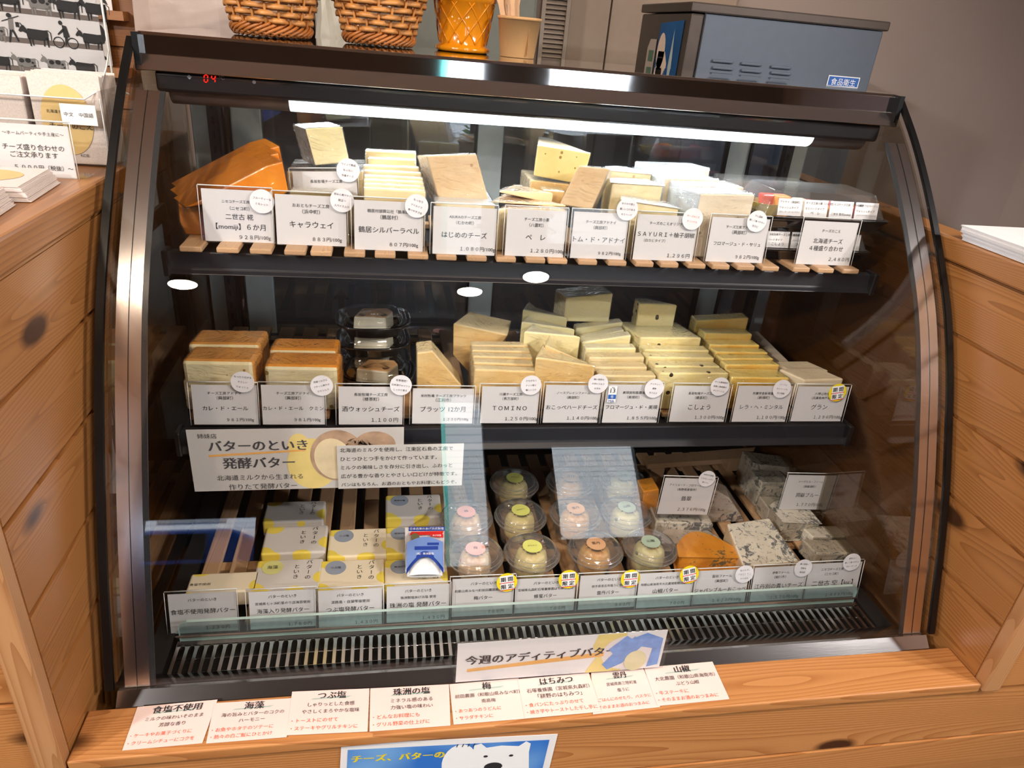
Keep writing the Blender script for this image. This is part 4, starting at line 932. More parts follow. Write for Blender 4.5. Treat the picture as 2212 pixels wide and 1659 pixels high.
price_card('white card priced 1,080, in front of the leaning peach-coloured slab', (934, 548), (1068, 552), (936, 446), (1071, 450), std('ASUKAのチーズ工房', '（むかわ町）', 'はじめのチーズ', '１,０８０円/100g', .72, .5, .28, .56), D1)
price_card('white card priced 1,280, in front of the pinkish wedge slices', (1090, 552), (1216, 556), (1092, 452), (1220, 455), std('チーズ工房小栗', '（八雲町）', 'ペ　レ', '１,２８０円/100g', .33, .42, .24, .58), D1)
price_card('white card priced 982, in front of the slanting tan slab', (1231, 557), (1347, 561), (1233, 457), (1353, 462), std('チーズ工房アドナイ', '（興部町）', 'トム・ド・アドナイ', '９８２円/100g', .95, .55), D1, sticker=((1355, 452), 'w', ['ホクホク感と', '優しいコクある', 'セミハード'], -.05))
price_card('white card priced 1,296, with an orange-lettered round sticker', (1366, 561), (1495, 564), (1371, 464), (1498, 467), [('チーズのこえオリジナル', .5, .82, .6), ('ＳＡＹＵＲＩ＋柚子胡椒', .5, .58, .94), ('（白カビタイプ）', .32, .44, .35), ('１,２９６円', .75, .12, .38)], D1, sticker=((1496, 473), 'orange', ['チーズのこえ', 'オリジナル'], -.1))
price_card('white card priced 982, in front of the stepped white-topped blocks', (1523, 566), (1646, 567), (1524, 471), (1648, 473), std('チーズ工房アドナイ', '（興部町）', 'フロマージュ・ド・サリュ', '９８２円/100g', .82, .48), D1, sticker=((1635, 478), 'w', ['少し固め', '優しく食べやすい', '白カビ'], -.2))
price_card('white card priced 2,480, below the assorted platters', (1718, 571), (1834, 573), (1728, 477), (1838, 480), [('チーズのこえ', .52, .78, .34), ('北海道チーズ', .5, .55, .54), ('４種盛り合わせ', .5, .38, .62), ('２,４８０円', .78, .14, .38)], D1)
def L2(i): return 'white price card reading %s on the middle shelf' % i
T2 = D2+.0
price_card('white card priced 981, under the plain orange-topped block at the far left', (420, 917), (559, 917), (419, 831), (558, 833), std('チーズ工房アドナイ', '（興部町）', 'カレ・ド・エール', '９８１円/100g', .7), Y=-.078, sticker=((524, 825), 'w', ['もったり広がる', 'やさしい', 'ウォッシュ'], -.1))
price_card('white card priced 981, under the glossy cumin block', (568, 917), (702, 917), (568, 831), (702, 833), std('チーズ工房アドナイ', '（興部町）', 'カレ・ド・エール　クミン', '９８１円/100g', .97), Y=-.078, sticker=((695, 833), 'w', ['芳醇ミルクと', 'プチッと爽やか', 'クミン入り'], .25))
price_card('white card priced 1,100, below the black trays', (732, 917), (869, 917), (732, 835), (869, 836), std('長坂牧場チーズ工房', '（標茶町）', '酒ウォッシュチーズ', '１,１００円', .9), Y=-.078, sticker=((866, 832), 'w', ['冬季限定！', '日本酒ウォッシュ', 'しっかり香る'], -.1))
price_card('white card in front of the slanted tan wedge, right of the black trays', (890, 915), (1020, 915), (890, 840), (1021, 839), std('米村牧場 チーズ工房プラッツ', '（江別市）', 'プラッツ 12か月', '１,２３０円/100g', .74, .74), Y=-.078)
price_card('white card with large Latin capitals, in front of the five tan upright slices', (1037, 914), (1159, 914), (1037, 836), (1159, 835), std('川瀬チーズ工房', '（長万部町）', 'ＴＯＭＩＮＯ', '１,２５０円/100g', .6, .4, .28, .58), Y=-.078, sticker=((1147, 832), 'w', ['クセがなく', 'ナッツ感と', '優しいコク'], .05))
price_card('white card priced 1,140, in front of the piled pale pointed wedges', (1172, 913), (1290, 913), (1172, 833), (1290, 832), std('ノースプレインファーム', '（興部町）', 'おこっぺハードチーズ', '１,１４０円/100g', .93, .6, .22, .58), Y=-.078, sticker=((1292, 829), 'w', ['強い旨味の', 'の中にミルク', 'の甘み'], -.05))
price_card('white card priced 1,855, with a small blue milk sticker', (1300, 913), (1418, 913), (1300, 832), (1418, 832), std('美瑛放牧酪農場', '（美瑛町）', 'フロマージュ・ド・美瑛', '１,８５５円/100g', .94, .4, .22, .56), Y=-.078, sticker=((1413, 839), 'w', ['ナッティー', '濃厚', '冬ミルク'], -.1), milk=True)
price_card('white card priced 1,300, in front of the peppercorn slices', (1445, 911), (1563, 911), (1445, 835), (1564, 835), std('長坂牧場チーズ工房', '（標茶町）', 'こしょう', '１,３００円/100g', .4, .48, .22, .54), Y=-.078, sticker=((1555, 835), 'w', ['ホール黒胡椒の', '刺激と熟成感の', 'マリアージュ'], -.12))
price_card('white card priced 1,100, in front of the golden slices', (1580, 911), (1695, 911), (1580, 835), (1695, 836), std('共働学舎新得農場', '（新得町）', 'レラ・ヘ・ミンタル', '１,１００円/100g', .8, .44, .22, .54), Y=-.078, sticker=((1689, 840), 'w', ['ハードと', 'セミハードの', '良さ凝縮'], -.1))
price_card('white card priced 1,296, with a yellow round sticker, by the beige blocks', (1707, 910), (1815, 910), (1707, 837), (1816, 838), std('六甲山牧場', '（兵庫県神戸市）', 'グラン', '１,２９６円/100g', .32, .3, .38, .56), Y=-.078, sticker=((1809, 848), 'limited', [], .15))
def L3(i): return 'white price card reading %s at the bottom front' % i
BT = 'バターのといき'
def s3(sub, nm, price, ws=.7, wn=.9, pu=.75, wp=.36): return [(BT, .5, .86, .42), (sub, .5, .68, ws), (nm, .5, .48, wn), (price, pu, .10, wp)]
def C3(label, L, T, top, bot, lines, st=None): return price_card(label, (L[0], bot[0]), (L[1], bot[1]), (T[0], top[0]), (T[1], top[1]), lines, D3, sticker=st, lean=.012)
C3('white card priced 1,230, in the far left bottom corner of the case', (369, 515), (363, 515), (1281, 1281), (1366, 1365), [(BT, .5, .84, .42), ('食塩不使用発酵バター', .5, .55, .95), ('１,２３０円', .70, .12, .36)])
C3('white card priced 1,760, below the seaweed butter packs', (541, 684), (538, 683), (1280, 1272), (1358, 1354), s3('宮城県七ヶ浜町星のり店海苔使用', '海藻入り発酵バター', '１,７６０円', .82, .78))
C3('white card priced 1,430, below the coarse salt butter packs', (689, 825), (687, 825), (1278, 1269), (1356, 1348), s3('淡路島・自凝雫塩使用', 'つぶ塩発酵バター', '１,４３０円', .6, .75))
C3('white card priced 1,430, below the blue-printed salt bag', (835, 969), (835, 969), (1270, 1259), (1346, 1338), s3('珠洲製塩あげ浜塩 使用', '珠洲の塩 発酵バター', '１,４３０円', .56, .9))
LIM = lambda x, y, r=.12: ((x, y), 'limited', [], r)
C3('white card priced 700, below the pink-stickered plum cups', (975, 1107), (975, 1109), (1254, 1243), (1332, 1326), s3('和歌山県みなべ町前田農園南高梅使用', '梅バター', '７００円', .92, .3, .72, .26), LIM(1095, 1258))
C3('white card priced 700, below the yellow-green-stickered honey cups', (1111, 1239), (1113, 1241), (1254, 1243), (1326, 1317), s3('宮城県丸森町石塚養蜂園はちみつ使用', '蜂蜜バター', '７００円', .92, .38, .72, .26), LIM(1228, 1251, .05))
C3('white card priced 980, below the tan-stickered sea urchin cups', (1248, 1370), (1250, 1374), (1246, 1237), (1317, 1311), s3('岩手県宮古市塩うに使用', '雲丹バター', '９８０円', .58, .38, .78, .26), LIM(1362, 1250, .05))
C3('white card priced 700, below the grey-green-stickered pepper cups', (1374, 1491), (1376, 1497), (1241, 1233), (1313, 1308), s3('和歌山県海南市大北農場葡萄山椒使用', '山椒バター', '７００円', .92, .46, .74, .26), LIM(1489, 1241, .2))
C3('white card priced 1,620, below the bright orange veined cheese', (1493, 1608), (1500, 1617), (1233, 1230), (1306, 1300), [('冨田ファーム', .5, .83, .36), ('（興部町）', .5, .68, .24), ('ジャパンブルーおこっぺ', .5, .42, .96), ('１,６２０円/100g', .65, .10, .54)], ((1608, 1240), 'w', ['ねっとり、', '「ウニ！？」', 'のうまみ'], .05))
C3('white card priced 1,570, below the big marbled white slab', (1619, 1732), (1630, 1743), (1228, 1220), (1300, 1293), [('伊勢ファーム', .5, .83, .32), ('（旭川市）', .5, .70, .22), ('江丹別の青いチーズ', .5, .44, .92), ('１,５７０円/100g', .65, .10, .54)], ((1735, 1227), 'w', ['濃い旨味と', '芳香な', '熟成感'], -.1))
C3('white card priced 1,498, below the grey-beige veined blocks', (1734, 1847), (1743, 1860), (1222, 1211), (1295, 1287), [('ニセコチーズ工房', .45, .83, .42), ('（ニセコ町）', .45, .70, .26), ('二世古 空【ku:】', .5, .44, .78), ('１,４９８円/100g', .68, .10, .54)], ((1840, 1214), 'w', ['後味よい', '優しく食べやすい', 'ブルーチーズ'], .05))
price_card('white card priced 2,376, standing on the white marbled block', (1419, 1110), (1527, 1112), (1424, 1034), (1533, 1035), [('アトリエ・ド・フロマージュ', .45, .82, .68), ('（長野県東御市）', .47, .70, .38), ('翡翠', .5, .45, .2), ('２,３７６円/100g', .66, .15, .56)], Y=-.047, sticker=((1527, 1034), 'w', ['世界から評価', 'うまみしっかり', '香りよし'], -.15), foot=False)
price_card('white card priced 1,770, standing raised at the far right', (1682, 1100), (1784, 1101), (1690, 1028), (1792, 1028), [('レークヒル・ファーム', .5, .82, .5), ('（洞爺湖町）', .5, .68, .26), ('洞爺ブルー', .5, .43, .48), ('１,７７０円/100g', .62, .15, .56)], Y=-.03, foot=False)

# ================================================================== SIGNS
def quadframe(tl, tr, bl, **k):
    TL, TR, BL = AT(*tl, **k), AT(*tr, **k), AT(*bl, **k); return Frame(BL+((TL-BL)-(TL-BL)), TR-TL, TL-BL), (TR-TL).length, (TL-BL).length
fr, w, h = quadframe((418, 929), (888, 923), (421, 1062), Y=-.1045)
sg = thing('butter_banner', 'laminated banner in large grey lettering hanging below the middle shelf', 'sign', tuple(fr.p(w/2, 0)))
m = MB(); slab(m, fr, w, h, .0005, 0); m.build('sheet', flat('banner_paper', 'd3cfcb', .35, var=.01), sg)
m = MB(); shape(m, fr, ellipse(w*.56, h*.42, w*.12, h*.42, 40), 0, .0003); shape(m, fr, ellipse(w*.5, h*.72, w*.05, h*.2), 0, .0002)
m.build('yellow_splash', YELPALE, sg)
m = MB(); shape(m, fr, ellipse(w*.68, h*.55, w*.13, h*.42, 40), 0, .0006); shape(m, fr, ellipse(w*.86, h*.72, w*.10, h*.22, 40), 0, .0006); shape(m, fr, ellipse(w*.78, h*.62, w*.08, h*.22), 0, .0006)
m.build('butter_photo', flat('photo_brown', 'b89a80', .4, var=.35, nscale=28), sg)
m = MB(); shape(m, fr, ellipse(w*.66, h*.50, w*.09, h*.34, 30, .2), 0, .0008); m.build('photo_cream', flat('photo_cream', 'eedcb4', .4, var=.12, nscale=30), sg)
le = MB(); text(le, fr, '姉妹店', w*.09, h*.90, w=w*.085); text(le, fr, BT, w*.315, h*.74, w=w*.45, bold=.0006); text(le, fr, '発酵バター', w*.31, h*.46, w=w*.33, bold=.0006)
text(le, fr, '北海道ミルクから生まれる', w*.31, h*.22, w=w*.40); text(le, fr, '作りたて発酵バター', w*.32, h*.065, w=w*.32); le.build('lettering', INK2, sg)
m = MB(); shape(m, fr, [(w*.085, h*.565), (w*.53, h*.635), (w*.53, h*.665), (w*.085, h*.60)], 0, .0004); m.build('orange_underline', ORP, sg)
fr, w, h = quadframe((731, 963), (1006, 958), (731, 1056), Y=-.1075)
sg = thing('text_panel', 'small laminated text sheet overlapping the corner of the banner', 'sign', tuple(fr.p(w/2, 0)))
m = MB(); slab(m, fr, w, h, .0005, 0); m.build('sheet', flat('panel_paper', 'd8d6d2', .3, var=.01), sg)
le = MB()
for k, s in enumerate(('北海道のミルクを使用し、江東区石島の工房で', 'ひとつひとつ手をかけて作っています。', 'ミルクの美味しさを存分に引き出し、ふわっと', '広がる豊かな香りとやさしい口どけが特徴です。', 'パンはもちろん、お酒のおともやお料理にもどうぞ。')):
    text(le, fr, s, w*.025, h*(.90-k*.20), w=w*min(1, len(s)/22)*.93, left=True)
le.build('lettering', INK, sg)
# weekly sign on the ledge
fr, w, h = quadframe((978, 1392), (1433, 1362), (984, 1474), Y=-.374)
sg = thing('weekly_butter_sign', 'white laminated strip sign with a blue gloved hand, leaning on the glass', 'sign', tuple(fr.p(w/2, 0)))
m = MB(); slab(m, fr, w, h, .0006, 0); m.build('sheet', PAPER, sg)
m = MB(); slab(m, fr, w+.008, h+.004, .0004, 0, -.003, 0, .0016); m.build('laminate', ACRYL, sg)
m = MB(); shape(m, fr, [(w*.62, 0), (w*.80, 0), (w*.80, h), (w*.66, h), (w*.64, h*.7), (w*.67, h*.45)], 0, .0003); m.build('cream_patch', YELPALE, sg)
m = MB(); shape(m, fr, ellipse(w*.83, h*.48, w*.14, h*.46, 36), 0, .0004); m.build('pale_circle', flat('pale_pink_print', 'efe6e6', .5), sg)
m = MB(); shape(m, fr, [(w*.05, h*.26), (w*.70, h*.42), (w*.70, h*.54), (w*.05, h*.34)], 0, .0005); m.build('orange_underline', ORP, sg)
m = MB()
shape(m, fr, [(w*.80, h*.80), (w*.90, h*.97), (w*.985, h*.80), (w*.985, h*.10), (w*.93, h*.05), (w*.94, h*.55), (w*.88, h*.62)], 0, .0006)
shape(m, fr, [(w*.84, h*.90), (w*.90, h*.70), (w*.80, h*.20), (w*.73, h*.05), (w*.70, h*.20), (w*.75, h*.50)], 0, .0007); shape(m, fr, [(w*.80, h*.93), (w*.84, h*.80), (w*.75, h*.45), (w*.72, h*.60)], 0, .0008)
m.build('blue_glove', GLOVE, sg)
m = MB(); shape(m, fr, ellipse(w*.865, h*.25, w*.055, h*.27, 24), 0, .0010); m.build('pictured_butter', CM('pictured_butter', 'efe6bc', 'd8cf9c', specks=.1), sg)
le = MB(); text(le, fr, '今週のアディティブバター', w*.40, h*.56, w=w*.72, bold=.0006); le.build('lettering', INK, sg)

# pink cards on the ledge
CARDS = [((297, 1527), (470, 1511), (264, 1621), (437, 1605), '食塩不使用', ['ミルクの味わいそのまま', '芳醇な香り'], ['・ケーキやお菓子づくりに', '・クリームシチューにコクを']),
 ((463, 1519), (632, 1508), (445, 1606), (619, 1592), '海藻', ['海の旨みとバターのコクの', 'ハーモニー'], ['・お魚やホタテのソテーに', '・熱々の白ご飯にひとかけ']),
 ((631, 1494), (798, 1487), (619, 1588), (794, 1580), 'つぶ塩', ['しゃりっとした食感', 'やさしくまろやかな塩味'], ['・トーストにのせて', '・ステーキやグリルチキンに']),
 ((800, 1487), (970, 1478), (798, 1580), (973, 1567), '珠洲の塩', ['ミネラル感のある', '力強い塩の味わい'], ['・どんなお料理にも', '・グリル野菜の仕上げに']),
 ((971, 1478), (1120, 1465), (980, 1565), (1136, 1552), '梅', ['前田農園（和歌山県みなべ町）', '南高梅'], ['・あつあつのうどんに', '・サラダチキンに']),
 ((1118, 1467), (1272, 1453), (1134, 1552), (1299, 1537), 'はちみつ', ['石塚養蜂園（宮城県丸森町）', '「耕野のはちみつ」'], ['・食パンにたっぷりのせて', '・焼き芋やトーストした干し芋に']),
 ((1277, 1453), (1389, 1443), (1281, 1543), (1426, 1527), '雲丹', ['宮城県南三陸町産', '塩うに'], ['・ごはんにのせたり、パスタに', '・そのままお酒のおつまみに']),
 ((1391, 1442), (1539, 1429), (1420, 1525), (1576, 1510), '山椒', ['大北農園（和歌山県海南市）', 'ぶどう山椒'], ['・牛ステーキに', '・そのままお酒のおつまみに'])]
NM = ['salt-free butter', 'seaweed butter', 'coarse salt butter', 'sea salt butter of the fourth kind', 'plum butter', 'honey butter', 'sea urchin butter', 'sansho pepper butter']
for i, (tl, tr, bl, br, ttl, body, red) in enumerate(CARDS):
    z = .1262+.0006*(i % 3)
    T0, T1, B0, B1_ = (AT(*p, Z=z) for p in (tl, tr, bl, br))
    t = thing('butter_card', 'pale pink card for the %s, titled %s, on the ledge' % (NM[i] if i != 3 else 'sea salt butter', ttl), 'card', tuple((B0+B1_)/2), 'pink cards on the ledge')
    MB().prism([B0, B1_, T1, T0], [p-Vector((0, 0, .0005)) for p in (B0, B1_, T1, T0)], 0, 0).build('card', PAPERP, t)
    class Q:   # sheared card frame
        u = (B1_-B0).normalized(); wid = (B1_-B0).length
        def p(s, a, b, h=0): return B0+(B1_-B0)*(a/s.wid)+(T0-B0)*b+((T1-T0)-(B1_-B0))*(a/s.wid)*b+Vector((0, 0, h))
    q = Q(); D = (T0-B0).length
    def qt(mb, s, a, b, w=None, left=False, mi=0, bold=0, h=None):
        vs, fs = glyphs(s); x0 = min(p[0] for p in vs); x1 = max(p[0] for p in vs); k = w/(x1-x0)
        if h and k > h: k = h
        for dx in ((0,) if not bold else (-bold, bold)):
            mb.add([q.p(a+((x-(x0 if left else (x0+x1)/2))*k)+dx, b+(y-.38)*k/D, .0006+(dx > 0)*.0001) for x, y in vs], fs, mi)
    le = MB(); ww = q.wid
    qt(le, ttl, ww*.52, .87, min(.055, len(ttl)*.0118), bold=.0003)
    for k, s in enumerate(body): qt(le, s, ww*.52, .66-.16*k, ww*min(.94, len(s)*.066))
    le.build('lettering', INK, t)
    le = MB()
    for k, s in enumerate(red): qt(le, s, ww*.04, .30-.17*k, ww*min(.93, len(s)*.064), left=True)
    le.build('red_lettering', REDINK, t)
    m = MB(); m.add([q.p(ww*a, b, .0003) for a, b in ((.25, .78), (.72, .80), (.78, .84), (.28, .81))], [(0, 1, 2, 3)]); m.build('marker_stroke', GREYGREEN, t)

# bear poster on the front panel
TL, TR = AT(737, 1609, Y=-.4375), AT(1205, 1586, Y=-.4375)
w = (TR-TL).length; h = .2; fr = Frame(TL-Vector((0, 0, h)), TR-TL, (0, 0, 1)); fr.o = TL-fr.v*h
sg = thing('bear_poster', 'blue poster with a waving white bear taped below the ledge', 'poster', tuple(fr.p(w/2, 0)))
m = MB(); slab(m, fr, w, h, .0006, 0); m.build('sheet', PAPER, sg)
bluebg = NT('poster_blue'); vv = bluebg.coord(); bluebg.bsdf(bluebg.ramp(bluebg.noise(vv, 9, 1), [(.35, '2f74cf'), (.65, '79b0e8')]), .45)
m = MB(); shape(m, fr, [(w*.03, .006), (w*.965, .006), (w*.965, h-.010), (w*.03, h-.010)], 0); m.build('blue_background', bluebg.m, sg)
B = MB(); cx, cy = w*.735, h*.69
hd = [(cx-.042, .0), (cx-.044, cy), (cx-.037, cy+.038), (cx-.037, cy+.049), (cx-.028, cy+.052), (cx-.020, cy+.043), (cx, cy+.046), (cx+.024, cy+.043), (cx+.033, cy+.052), (cx+.040, cy+.047), (cx+.040, cy+.03), (cx+.046, cy-.01), (cx+.055, 0)]
shape(B, fr, hd[::-1], 0, .0008); shape(B, fr, ellipse(w*.545, h*.77, .023, .036, 26), 0, .0006); shape(B, fr, [(w*.50, .0), (w*.62, .0), (w*.59, h*.62), (w*.495, h*.70)], 0, .0007)
B.build('white_bear', WHITEP, sg)
B = MB(); shape(B, fr, ellipse(cx-.019, cy+.026, .003, .0022), 0, .0012); shape(B, fr, ellipse(cx+.016, cy+.025, .003, .0022), 0, .0012); shape(B, fr, ellipse(cx-.006, cy+.004, .0125, .0085), 0, .0012)
for k in range(4): x = w*.52+k*.0075; shape(B, fr, [(x, h*.925), (x+.0012, h*.925), (x+.0026, h*.955), (x+.0012, h*.955)], 0, .0009)
B.build('bear_features', INK, sg)
le = MB(); text(le, fr, 'チーズ、バターの', w*.26, h*.86, w=w*.42, bold=.0008); le.build('yellow_lettering', YELP, sg); le = MB(); text(le, fr, '持ち帰りは', w*.28, h*.665, w=w*.27, bold=.0008); le.build('yellow_lettering', YELP, sg)

# ================================================================== ON TOP OF THE CASE
ZT = .8872
WK = flat('willow', 'c98a4c', .4, var=.2, nscale=30, Coat_Weight=.3); WKD = flat('dark_willow', 'a8642c', .4, var=.25, nscale=40, Coat_Weight=.3)
def basket(label, x, y, rb, rt, H):
    t = thing('wicker_basket', label, 'basket', (x, y, ZT)); n = 20; rows = int((H-.022)/.0105); m = MB(); per = 100
    def rad(z): return rb+(rt-rb)*(z/H)**.9
    st = MB()
    for k in range(n):
        a = 2*math.pi*k/n; st.tube([(x+rad(z)*math.cos(a), y+rad(z)*math.sin(a), ZT+z) for z in (.008, H*.35, H*.7, H)], .0022, 6)
    st.build('upright_canes', WK, t)
    for r in range(rows):
        z = .024+r*.0105; vs = []
        for i in range(per):
            a = 2*math.pi*i/per; s = math.cos(a*n/2+r*math.pi); s = math.copysign(abs(s)**.6, s); R = rad(z)+s*.0042
            for dr, dz in ((.0006, -.0046), (.0018, 0), (.0006, .0046), (-.0010, 0)): vs.append((x+(R+dr)*math.cos(a), y+(R+dr)*math.sin(a), ZT+z+dz+.0008*math.sin(a*3+r)))
        m.add(vs, [(i*4+j, ((i+1) % per)*4+j, ((i+1) % per)*4+(j+1) % 4, i*4+(j+1) % 4) for i in range(per) for j in range(4)], 0, True)
    m.build('woven_wall', WK, t)
    b = MB()
    for k in range(30):
        a0 = 2*math.pi*k/30; pts = []
        for i in range(9):
            f = i/8; a = a0+f*.62; pts.append((x+(rad(.01)+.006*math.sin(f*math.pi)+.001)*math.cos(a), y+(rad(.01)+.006*math.sin(f*math.pi)+.001)*math.sin(a), ZT+.0032+.018*f))
        b.tube(pts, .0026, 6)
        pts = []
        for i in range(7):
            f = i/6; a = a0-f*.42; pts.append((x+(rad(.0)+.005*math.sin(f*math.pi)+.003)*math.cos(a), y+(rad(.0)+.005*math.sin(f*math.pi)+.003)*math.sin(a), ZT+.003+.010*f))
        b.tube(pts, .0028, 6)
    b.build('braided_foot', WKD, t)
    MB().lathe([(rb-.003, .002), (rb-.003, .006)], (x, y, ZT), 30).build('basket_floor', WKD, t)
    MB().tube([(x+rt*math.cos(2*math.pi*i/40), y+rt*math.sin(2*math.pi*i/40), ZT+H) for i in range(40)], .006, 8, closed=True).build('rim', WKD, t)
p = AT(590, 82, Z=ZT); basket('wicker basket with braided foot, on the steel lid at the left', AT(588, 70, Y=.315).x, .315, .054, .087, .11)
p = AT(812, 100, Z=ZT); basket('wicker basket with braided foot, between the other basket and the yellow pot', AT(819, 90, Y=.335).x, .335, .050, .089, .11)
GL = flat('amber_glaze', 'd9850f', .12, var=.06, Coat_Weight=1)
px_, py_ = AT(999, 100, Y=.372).x, .372
t = thing('glazed_pot', 'amber glazed pot with raised diamond lattice, beside the paper cup', 'pot', (px_, py_, ZT))
rp = lambda z: .0425+.0110*(z-.012)/.068
MB().lathe([(.045, 0), (.050, .003), (.050, .008), (.044, .0115), (.0425, .013), (.0535, .080), (.0575, .082), (.0575, .098), (.051, .098), (.0405, .016), (0, .015)], (px_, py_, ZT), 56).build('pot_body', GL, t)
m = MB()
for s in (1, -1):
    for k in range(11):
        m.tube([(px_+(rp(z)+.0004)*math.cos(a), py_+(rp(z)+.0004)*math.sin(a), ZT+z) for z, a in [(.014+.065*i/16, 2*math.pi*k/11+s*i/16*.95) for i in range(17)]], .0011, 5)
m.build('lattice_ridges', GL, t)
cx_, cy_ = AT(1117, 115, Y=.335).x, .335
KR = flat('kraft_paper', 'c89a68', .65, var=.05)
t = thing('paper_cup', 'brown kraft paper cup holding wooden cutlery on the steel lid', 'cup', (cx_, cy_, ZT))
MB().lathe([(.030, 0), (.0305, .001), (.0375, .060), (.0392, .060), (.0395, .064), (.037, .065), (.036, .062), (.0295, .004), (0, .004)], (cx_, cy_, ZT), 48).build('cup_body', KR, t)
MB().box((cx_+.012, cy_-.0338, ZT+.004), (cx_+.0126, cy_-.030, ZT+.058)).build('cup_seam', flat('kraft_seam', 'a87c4e', .7), t)
SPW = flat('birch_spoon', 'caa07a', .6, var=.1)
for i, (a, r, tilt, wd) in enumerate([(2.9, .022, -.20, .016), (3.3, .018, -.27, .011), (2.5, .010, -.14, .009), (1.5, .006, -.10, .008), (.6, .012, -.09, .010), (4.4, .014, -.12, .008)]):
    x, y = cx_-.004+r*.55*math.cos(a), cy_+r*math.sin(a)*.6; t = thing('wooden_spoon', ('broad flat wooden spoon', 'thin wooden stick', 'slim wooden fork handle', 'straight wooden stick', 'upright wooden spoon handle', 'tilted wooden handle')[i]+' standing in the kraft cup, '+('at its left rim', 'outermost left', 'left of centre', 'in the centre', 'at the right', 'in front')[i], 'spoon', (x, y, ZT+.006), 'wooden cutlery')
    m = MB(); L_ = .125; A_ = []
    for s in (0, .3, .6, .8, .92, 1): A_.append((s*L_, wd*(.42 if s < .6 else .42+.5*math.sin((s-.6)/.4*math.pi*.8))))
    pts = [(w_, z_) for z_, w_ in A_]+[(-w_, z_) for z_, w_ in A_[::-1]]
    m.prism([Vector((x+a_+z_*math.tan(tilt), y+z_*.05, ZT+.006+z_)) for a_, z_ in pts], [Vector((x+a_+z_*math.tan(tilt), y+z_*.05+.0015, ZT+.006+z_)) for a_, z_ in pts], 0, 0).build('spoon_body', SPW, t)

# ================================================================== BEHIND THE CASE
wc = thing('work_counter', 'steel work counter behind the case', 'counter', (.2, .82, FL))
MB().box((-.60, .55, .44), (1.6, .94, .47)).build('counter_top', STEEL, wc); MB().box((-.60, .58, FL), (1.6, .935, .44)).build('cabinet_body', flat('dim_cabinet', '4a4643', .6), wc)
# soft-serve machine
sm = thing('ice_cream_machine', 'blue-grey countertop ice cream machine with steel lid rim, right of the cup', 'machine', (.63, .75, .47))
SM = flat('slate_blue_panel', '5b6472', .45, .1, var=.03); SD = flat('dark_steel_trim', '6a605a', .3, .7)
MB().box((.432, .60, .48), (.868, .93, .998)).build('side_body', SM, sm, bevel=.003)
MB().box((.400, .598, .48), (.431, .932, .996)).build('front_frame', SD, sm, bevel=.004)
MB().box((.396, .594, .9985), (.876, .936, 1.018)).build('steel_lid_rim', SD, sm, bevel=.003)
MB().box((.4305, .5975, .49), (.4335, .6, .998)).build('corner_gap', RUBBER, sm)
for k, (x, z) in enumerate([(.470, .916), (.470, .901), (.545, .912), (.545, .897), (.612, .909), (.612, .894)]):
    q = AT((1540, 1540, 1602, 1602, 1666, 1666)[k], (131, 146, 137, 152, 144, 157)[k], Y=.6)
    MB().box((q.x-.003, .594, q.z-.003), (q.x+.047, .5995, q.z+.0035)).build('louvre', SM, sm, bevel=.0025)
a, b = AT(1791, 162, Y=.598), AT(1852, 191, Y=.598); fr = Frame((a.x, .598, b.z), (1, 0, 0), (0, 0, 1)); m = MB(); slab(m, fr, b.x-a.x, a.z-b.z, .0008, 0); shape(m, fr, [(.002, .002), (b.x-a.x-.002, .002), (b.x-a.x-.002, a.z-b.z-.002), (.002, a.z-b.z-.002)], 1)
text(m, fr, '食品衛生', (b.x-a.x)/2, (a.z-b.z)*.45, w=(b.x-a.x)*.78, mi=0); m.build('blue_plate', [WHITEP, BLUEP], sm)
# front of the machine (faces -x)
fr = Frame((.3995, .932, .75), (0, -1, 0), (0, 0, 1)); W_ = .33
m = MB(); shape(m, fr, [(.155, .02), (.155, .225), (.305, .232), (.305, -.02), (.20, -.02), (.19, .02)], 0, .0012); m.build('blue_panel', flat('deep_sky_print', '0c4f86', .4, var=.2, nscale=10), sm)
m = MB(); shape(m, fr, [(.255, .215), (.275, .10), (.285, .0), (.27, -.02), (.21, -.02), (.225, .06), (.245, .12)], 0, .0018); m.build('white_mountain', flat('pale_peak_print', 'a9b4b4', .5, var=.1), sm)
m = MB(); shape(m, fr, ellipse(.185, .165, .026, .040, 26), 0, .0018); shape(m, fr, [(.165, .12), (.235, .118), (.235, .140), (.215, .165), (.17, .165)], 0, .0018); m.build('cloud_print', flat('cream_cloud_print', 'd8c0ae', .5), sm)
m = MB(); text(m, fr, 'Gelato', .19, .158, w=.04, mi=0, off=.0022) if False else shape(m, fr, [(.172, .15), (.205, .15), (.205, .153), (.172, .153)], 0, .0022); m.build('small_mark', INK, sm)
m = MB(); shape(m, fr, [(.085, .035), (.145, .035), (.145, .19), (.10, .19), (.085, .17)], 0, .0015); shape(m, fr, [(.10, .14), (.135, .14), (.135, .165), (.10, .165)], 1, .0020); m.build('control_panel', [flat('beige_control', 'a8998e', .5), flat('green_lcd', '4a6a58', .3)], sm)
MB().box((.35, .70, .62), (.3995, .86, .785)).build('dispensing_head', SD, sm, bevel=.01, seg=3)
MB().box((.33, .66, .80), (.3995, .93, .832)).build('drip_shelf', SD, sm, bevel=.004) if False else None
